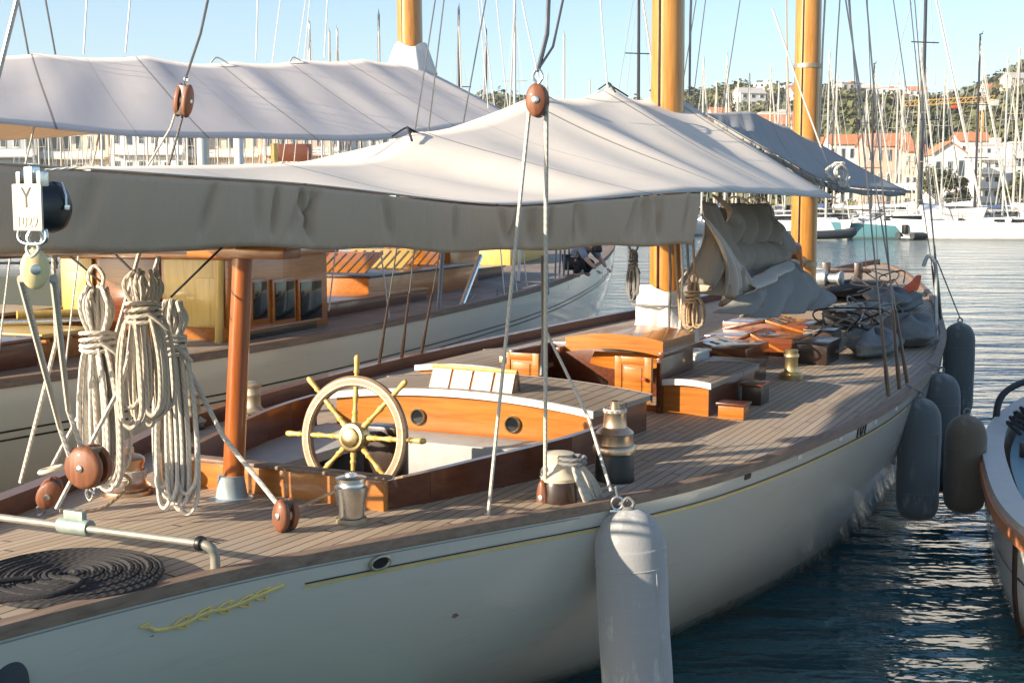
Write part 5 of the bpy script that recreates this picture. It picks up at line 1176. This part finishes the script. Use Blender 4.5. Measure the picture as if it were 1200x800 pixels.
m=MB(); m.box((3,0,jz-cz),(2,1.2,1.4),None,.1); m.build('counterweight','concrete',CRN); m=MB(); m.box((0,-1,jz-cz-1),(1.2,1.2,1.6),None,.1); m.build('cab','white_paint',CRN); m=MB(); m.box((-6,0,jz-cz-.9),(1.6,.8,.7),None,.1); m.build('trolley','red_cloth',CRN)
# promenade trees
def tree(px,ytop,Y,r,label,mat='leaf',seed=1,sq=1.0,group=None,nm='tree'):
    q=random.Random(seed); x=hpos(px,Y); z=1.3; zt=HC+(240-ytop)/F*Y; H=zt-z; e_=empty(nm,(x,Y,z),0,label,'tree',group)
    m=MB(); m.tube([(0,0,-.3),(.05,0,H*.3),(-.05,.05,H*.6),(0,0,H*.8)],[.22,.17,.11,.04],8)
    for k in range(6):
        a=k*1.05; m.tube([(0,0,H*(.28+.05*k)),(math.cos(a)*r*.5,math.sin(a)*r*.5,H*(.45+.06*k)),(math.cos(a)*r*.8,math.sin(a)*r*.8,H*(.55+.06*k))],[.09,.06,.02],6)
    m.build('trunk','bark',e_)
    m=MB()
    for k in range(14):
        a=q.uniform(0,6.28); u=q.random()**.5; c=(math.cos(a)*r*.65*u,math.sin(a)*r*.65*u,H*(.48+.40*q.random())); crown(m,c,r*q.uniform(.3,.5),r*q.uniform(.22,.4)*sq,110,.20,q)
    m.build('crown',mat,e_); return e_
tree(1094,196,152,3.6,'round green tree in front of the white gabled house','leaf_light',1)
tree(1118,206,151,1.8,'small brownish tree right of the round green tree','leaf_light',2); tree(1190,200,153,2.6,'green tree below the grey apartments','leaf_light',3,1.3)
tree(965,205,155,2.6,'dark tree behind the foremast foot','leaf_dark',4); tree(885,200,155,2.8,'dark tree behind the sail bundle','leaf',5); tree(1215,196,156,3,'tree beyond the right edge','leaf',6)
# ------------------------------------------------------------------ boats moored along the far shore
simple('mast_alu',(.46,.45,.42),.4,.25,.06,2); simple('mast_cream',(.52,.45,.34),.45,0,.06,2); simple('mast_dark',(.03,.03,.035),.4,0,.1,2); simple('roll_grey',(.42,.41,.38),.8,0,.1,4); simple('cover_blue',(.05,.08,.16),.8,0,.15,4); simple('cover_white',(.75,.74,.72),.8,0,.1,4); simple('cover_tan',(.36,.30,.22),.8,0,.1,4)
def shipform(L,B,free,sheer=.3,n=18,fl=.75):
    m=MB()
    def hbm(a): return B/2*max(.015,(math.sin(math.pi*min(1,.30+.70*a)**1.0)**.75 if a>.285 else .985-.1*(1-a/.285)))
    def f(sg):
        def g(a,b):
            x=lerp(-L/2,L/2,a); z0=free+sheer*(a**2); z=lerp(z0,-.3,b); h=hbm(a)*(1-(1-fl)*b**1.5); return Vector((x+ (.10*L*(1-b)*a**4 if a>.8 else 0),sg*h,z))
        return g
    for sg in (1,-1): m.grid(f(sg),n,6)
    m.grid(lambda a,b:Vector((lerp(-L/2,L/2,a)+(.10*L*a**4 if a>.8 else 0),lerp(-1,1,b)*hbm(a)*.99,free+sheer*a*a-.02)),n,4)
    m.poly([(-L/2,-hbm(0),-.3),(-L/2,hbm(0),-.3),(-L/2,hbm(0),free),(-L/2,-hbm(0),free)],Vector((.02,0,0)))
    return m
def sloop(hull,mastm,cover,H=15.0):
    e_=empty('sailboat',(0,-400,0),0,'sailboat','sailboat'); L=11;
    shipform(L,3.4,1.15,.35).build('hull',hull,e_)
    m=MB(); m.hexa([(-2.2,-1.1,1.1),(2.6,-.8,1.2),(2.6,.8,1.2),(-2.2,1.1,1.1)],[(-2.0,-.95,1.65),(1.9,-.55,1.6),(1.9,.55,1.6),(-2.0,.95,1.65)]); m.build('cabin','hull_far',e_)
    m=MB()
    for sg in (1,-1): m.box((.0,sg*1.04,1.40),(2.6,.03,.2),None,0)
    m.build('window','glass_dark',e_)
    x=.9; k=MB(); k.tube([(x,0,1.2),(x,0,H*.5),(x-.1,0,H)],[.105,.10,.075],8); mm_=k.build('mast',mastm,e_)
    for z,w in ((H*.40,.95),(H*.66,.8)): MB().tube([(x,-w,z),(x,w,z)],.035,5).build('spreader',mastm,mm_)
    k=MB(); k.tube([(x,0,H),(x+.35,0,H+.25)],.02,4); k.box((x,0,H+.06),(.5,.06,.08)); k.build('masthead',mastm,mm_)
    k=MB(); k.tube([(x,0,2.3),(x-4.6,0,2.35)],.09,8); k.build('boom',mastm,e_)
    k=MB(); k.tube([(x-.1,0,2.55),(x-2,0,2.55),(x-4.5,0,2.48)],[.24,.2,.12],8); k.build('sail_cover',cover,e_)
    k=MB(); k.tube([(L/2+.6,0,1.5),(x,0,H*.97)],.02,4); k.tube([(L/2+.5,0,1.6),(x+.05,0,H*.92)],.05,6); k.build('rolled_jib','roll_grey',e_)
    k=MB(); k.tube([(-L/2,0,1.2),(x,0,H)],.02,4)
    for sg in (1,-1): k.tube([(x-.2,sg*1.6,1.2),(x,sg*.9,H*.40),(x,0,H*.95)],.018,4)
    k.build('stay','wire_pale',e_)
    k=MB()
    for sg in (1,-1):
        k.tube([(-L/2,sg*1.35,1.75),(0,sg*1.6,1.75),(L/2*.9,sg*.45,1.95)],.02,4)
        for q in (-5,-2.5,0,2.3,4.3): k.tube([(q,sg*(1.6 if q<3 else .9),1.1),(q,sg*(1.6 if q<3 else .9),1.8)],.02,4)
    k.build('guard_rail','steel',e_); return e_
S=[sloop('hull_far','mast_alu','cover_blue'),sloop('hull_far','mast_cream','cover_white'),sloop('hull_navy','mast_alu','cover_tan'),sloop('hull_dim','mast_dark','cover_white')]
used=[False]*4
def place(k,px,ytop,Y,rz,label,group=None):
    zt=HC+(240-ytop)/F*Y; sc_=zt/15.0; x=(px-600)/F*Y; dx=.9*sc_; lc=(x-dx*math.cos(rz),Y-dx*math.sin(rz),0)
    if not used[k]:
        used[k]=True; r=S[k]; r.location=lc; r.rotation_euler=(0,0,rz); r.scale=(sc_,)*3; r['label']=label
        if group: r['group']=group
        return r
    return dup(S[k],lc,rz,label,group,sc_)
rr=random.Random(3)
# right half: (px, mast top, distance, kind, heading, label)
RT=[(821,74,138,0,-1.5,'white sloop whose mast rises just right of the main mast'),(836,100,141,1,1.6,'small white sloop with short cream mast right of the main mast'),(848,68,133,0,-1.6,'white sloop with tall bare mast above the left corner of the grey awning'),(861,96,143,1,1.5,'white sloop with cream mast above the peak of the grey awning'),(874,90,139,0,-1.7,'white sloop with mast midway between the two wooden masts'),
(899,84,135,1,-1.5,'white sloop with cream mast left of the foremast, tallest of its cluster'),(908,100,142,0,1.5,'white sloop with short mast left of the foremast'),(918,88,138,2,-1.5,'dark hulled sloop with mast just left of the foremast'),
(966,66,122,0,-1.45,'white sloop with tall mast right of the foremast'),(975,92,140,1,1.7,'white sloop with cream mast second to the right of the foremast'),(1010,108,139,0,-1.6,'white sloop with short mast in front of the salmon house roof'),(1018,79,126,3,-1.4,'grey sloop with dark mast in front of the salmon house'),(1028,112,143,0,1.6,'small white sloop with low mast in front of the salmon house'),(1046,88,131,0,-1.5,'white sloop with mast left of the ochre house'),(1052,98,144,1,1.4,'white sloop with cream mast before the ochre house'),
(1071,60,124,1,-1.5,'white sloop with tall cream mast left of the round green tree'),(1077,84,140,0,1.5,'white sloop with mast grazing the left of the round green tree'),(1100,85,136,0,-1.5,'white sloop with mast in front of the white gabled house'),(1139,46,118,3,-1.45,'grey sloop with very tall dark mast before the wooded hill'),(1144,86,128,1,-1.3,'white sloop with cream mast right of the very tall dark mast'),(1172,72,121,0,-1.5,'white sloop with mast before the apartment blocks'),(1184,62,123,1,1.5,'white sloop with tall cream mast near the right edge'),(1197,95,137,0,-1.5,'white sloop at the right edge with shorter mast')]
for px,yt,Y,k,rz,lb in RT: place(k,px,yt,Y,rz,lb)
# masts standing against the sky behind the white awning
SK=[(367,32,190,0,'white sloop with mast top showing left of a pair above the white awning'),(390,42,195,1,'white sloop with cream mast top above the white awning, middle of its cluster'),(399,40,200,0,'white sloop with mast top above the white awning, right of its cluster'),(447,22,180,3,'grey sloop with dark mast top left of the far yacht mast'),(539,16,175,3,'grey sloop with tall dark mast right of the far yacht mast'),(570,40,185,3,'grey sloop with dark mast above the end of the white awning'),(603,4,165,0,'white sloop with tall mast left of the red brown block'),(641,92,190,0,'white sloop with low mast just right of the red brown block'),(660,46,170,1,'white sloop with cream mast right of the red brown block'),(690,98,190,0,'white sloop with short mast above the near awning peak')]
for px,yt,Y,k,lb in SK: place(k,px,yt,Y-50,-1.5+rr.uniform(-.2,.2),lb)
# packed row seen under the white awning
gl='sailboats packed along the quay, seen beneath the white awning'
x=36
xs=[]
while x<440: xs.append(x); x+=rr.uniform(9,15)
for i,x in enumerate(xs): place((0,1,0,1,2)[i%5],x,rr.uniform(86,150),rr.uniform(118,141),rr.choice((-1.57,1.57))+rr.uniform(-.15,.15),'sailboat in the packed row whose bare mast stands beneath the white awning',gl)
# dark close mast and pale masts of nearer boats
def barepole(name,px,ytop,Y,r,mat,label):
    e_=place(3,px,ytop,Y,-1.3,label); return e_
barepole('x',746,-40,132,.1,'mast_dark','grey sloop with tall dark mast standing left of the main mast'); barepole('x',1075,-60,126,.1,'mast_dark','grey sloop with dark mast rising out of frame before the round green tree')
# motor boats and hulls in the front row
def motorboat(hull,label):
    e_=empty('motor_boat',(0,-400,0),0,label,'motor boat'); L=9
    shipform(L,3,1.0,.45).build('hull',hull,e_)
    m=MB(); m.hexa([(-2.6,-1.15,.95),(2.6,-.8,1.15),(2.6,.8,1.15),(-2.6,1.15,.95)],[(-2.4,-1.0,2.1),(1.0,-.75,2.0),(1.0,.75,2.0),(-2.4,1.0,2.1)]); m.build('cabin','hull_far',e_)
    m=MB(); 
    for sg in (1,-1): m.add([(-2.1,sg*1.09,1.55),(1.1,sg*.83,1.55),(.85,sg*.80,1.95),(-2.1,sg*1.04,1.98)],[[0,1,2,3]],smooth=False)
    m.add([(1.75,-.66,1.62),(1.75,.66,1.62),(1.12,.66,1.97),(1.12,-.66,1.97)],[[0,1,2,3]],smooth=False); 
    o=m.build('windscreen','glass_dark',e_); so=o.modifiers.new('t','SOLIDIFY'); so.thickness=.06; so.offset=0
    m=MB(); m.box((-.8,0,2.45),(3.0,2.2,.10),None,.03); 
    for q in ((-2.1,-1),(-2.1,1),(.5,-.9),(.5,.9)): m.tube([(q[0],q[1],2.0),(q[0],q[1],2.45)],.04,5)
    m.build('hardtop','hull_far',e_)
    m=MB(); m.tube([(1.6,-.9,1.9),(4.2,-.35,2.1),(4.6,0,2.12),(4.2,.35,2.1),(1.6,.9,1.9)],.03,5); m.build('bow_rail','steel',e_); return e_
def dinghy(label):
    e_=empty('dinghy',(0,-400,0),0,label,'dinghy'); m=MB(); m.tube(catmull([(-2,-.7,.3),(0,-.75,.3),(1.4,-.55,.36),(2.0,0,.5),(1.4,.55,.36),(0,.75,.3),(-2,.7,.3)],6),.26,12); m.build('tube','fender_dark',e_)
    MB().box((-.2,0,.15),(3.4,1.2,.12),None,.03).build('floor','grey_paint',e_); m=MB(); m.box((-2.0,0,.75),(.35,.4,.7),None,.08); m.build('outboard','black_paint',e_); return e_
MB1=motorboat('hull_far','m'); MB2=motorboat('hull_teal','m'); DG1=dinghy('d'); fl={}
def pm(src,px,Y,rz,label,s=1.0):
    lc=((px-600)/F*Y,Y,0)
    if src.name not in fl:
        fl[src.name]=1; src.location=lc; src.rotation_euler=(0,0,rz); src.scale=(s,)*3; src['label']=label; return src
    return dup(src,lc,rz,label,None,s)
for src,px,Y,rz,lb,s in ((MB1,838,128,2.6,'white motor boat just right of the hanging awning corner',1.0),(MB1,868,131,.4,'white cabin boat above the furled sail',1.1),(MB1,903,127,2.9,'white motor boat left of the shaded foremast',1.0),(MB1,975,124,.2,'white motor boat right of the shaded foremast',1.1),(MB1,1010,129,2.8,'white motor boat behind the leaning shrouds',1.0),(MB2,1045,117,3.1,'dull green hulled motor boat behind the bow stays',1.05),(MB1,1040,128,.3,'white cabin boat behind the green hulled boat',1.1),(MB1,1108,133,.1,'white cabin cruiser below the round green tree',1.15),(MB1,1158,131,3.0,'white cruiser behind the long white hull, left of two',1.2),(MB1,1195,132,.15,'white cruiser behind the long white hull, right of two',1.2),(DG1,965,113,.3,'dark grey inflatable dinghy left of the green hulled boat',1.4),(DG1,1082,114,.5,'dark inflatable dinghy left of the long white hull',1.2),(MB1,700,140,2.7,'white motor boat glimpsed over the far yacht rail',1.0),(DG1,905,116,3.0,'dark inflatable dinghy beside the shaded foremast',1.3)): pm(src,px,Y,rz,lb,s)
LW=empty('white_yacht',((1190-600)/F*112,113,0),math.pi-.02,'long low white yacht hull moored broadside at the right','yacht')
shipform(18,4.2,1.35,.5,26,.85).build('hull','hull_far',LW); m=MB(); m.hexa([(-4,-1.3,1.3),(3.5,-1,1.4),(3.5,1,1.4),(-4,1.3,1.3)],[(-3.6,-1.1,2.0),(2.4,-.7,1.9),(2.4,.7,1.9),(-3.6,1.1,2.0)]); m.build('cabin','hull_far',LW)
m=MB(); 
for sg in (1,-1): m.box((-.4,sg*1.22,1.68),(5,.05,.22))
m.build('window','glass_dark',LW)
m=MB(); m.tube([(-.5,0,1.9),(-.6,0,10.5)],[.1,.07],8); m.build('mast','mast_alu',LW); m=MB(); m.tube([(-.5,0,2.7),(-6,0,2.7)],[.22,.14],8); m.build('sail_cover','cover_white',LW)
pil=MB(); pil.lathe([(.45,-1),(.45,0),(.40,10),(.30,10.1)],Matrix.Translation(((283-600)/F*112,112,0)),16); tag(pil.build('white_column','cover_white'),'broad white column standing among the masts under the white awning','column')
m=MB(); c=Q(238,178,116); m.tube([(c.x,c.y,-1),(c.x,c.y,9)],.55,12); tag(m.build('grey_column','galv'),'grey column standing left of the broad white column','column')
hz=bpy.data.materials.new('haze'); hz.use_nodes=True; hn=hz.node_tree; hn.nodes.remove(hn.nodes['Principled BSDF']); pv=hn.nodes.new('ShaderNodeVolumePrincipled'); pv.inputs['Color'].default_value=(.86,.9,.95,1); pv.inputs['Density'].default_value=.0002; pv.inputs['Anisotropy'].default_value=.2
hn.links.new(pv.outputs[0],hn.nodes['Material Output'].inputs['Volume']); M['haze']=hz
hb9=MB(); hb9.box((0,420,70),(2400,1300,152)); ho=hb9.build('haze','haze'); tag(ho,'thin pale haze over the harbour and the hill',kind='stuff')
# ------------------------------------------------------------------ light, sky, camera
SUN_A,SUN_E=35.0,18.5
a=rad(SUN_A); hv=U1*(-math.cos(a))+R1*(-math.sin(a)); el=rad(SUN_E); SD=Vector((hv.x*math.cos(el),hv.y*math.cos(el),math.sin(el)))
sl=bpy.data.lights.new('sun','SUN'); sl.energy=5.0; sl.angle=rad(.5); sl.color=(1,.86,.68); so=bpy.data.objects.new('sun',sl); COL.objects.link(so); so.rotation_euler=SD.to_track_quat('Z','Y').to_euler()
wd=bpy.data.worlds.new('World'); sc.world=wd; wd.use_nodes=True; nt=wd.node_tree; bg=nt.nodes['Background']; sk=nt.nodes.new('ShaderNodeTexSky'); sk.sky_type='NISHITA'; sk.sun_disc=False; sk.sun_elevation=el; sk.sun_rotation=math.atan2(SD.x,SD.y); sk.air_density=1.0; sk.dust_density=1.0; sk.ozone_density=2.2; sk.altitude=0
nt.links.new(sk.outputs[0],bg.inputs[0]); bg.inputs[1].default_value=.115
cd=bpy.data.cameras.new('camera'); cd.sensor_width=36; cd.lens=45; cd.clip_end=5000; cd.clip_start=.05; co=bpy.data.objects.new('camera',cd); COL.objects.link(co); co.location=(0,0,HC); co.rotation_euler=(math.pi/2-PT,0,0); sc.camera=co
sc.view_settings.view_transform='Standard'; sc.view_settings.look='None'; sc.view_settings.gamma=1; sc.view_settings.exposure=1.1; sc.view_settings.use_curve_mapping=False
sc.cycles.max_bounces=8; sc.cycles.transparent_max_bounces=8; sc.cycles.use_denoising=True; sc.cycles.sample_clamp_indirect=8
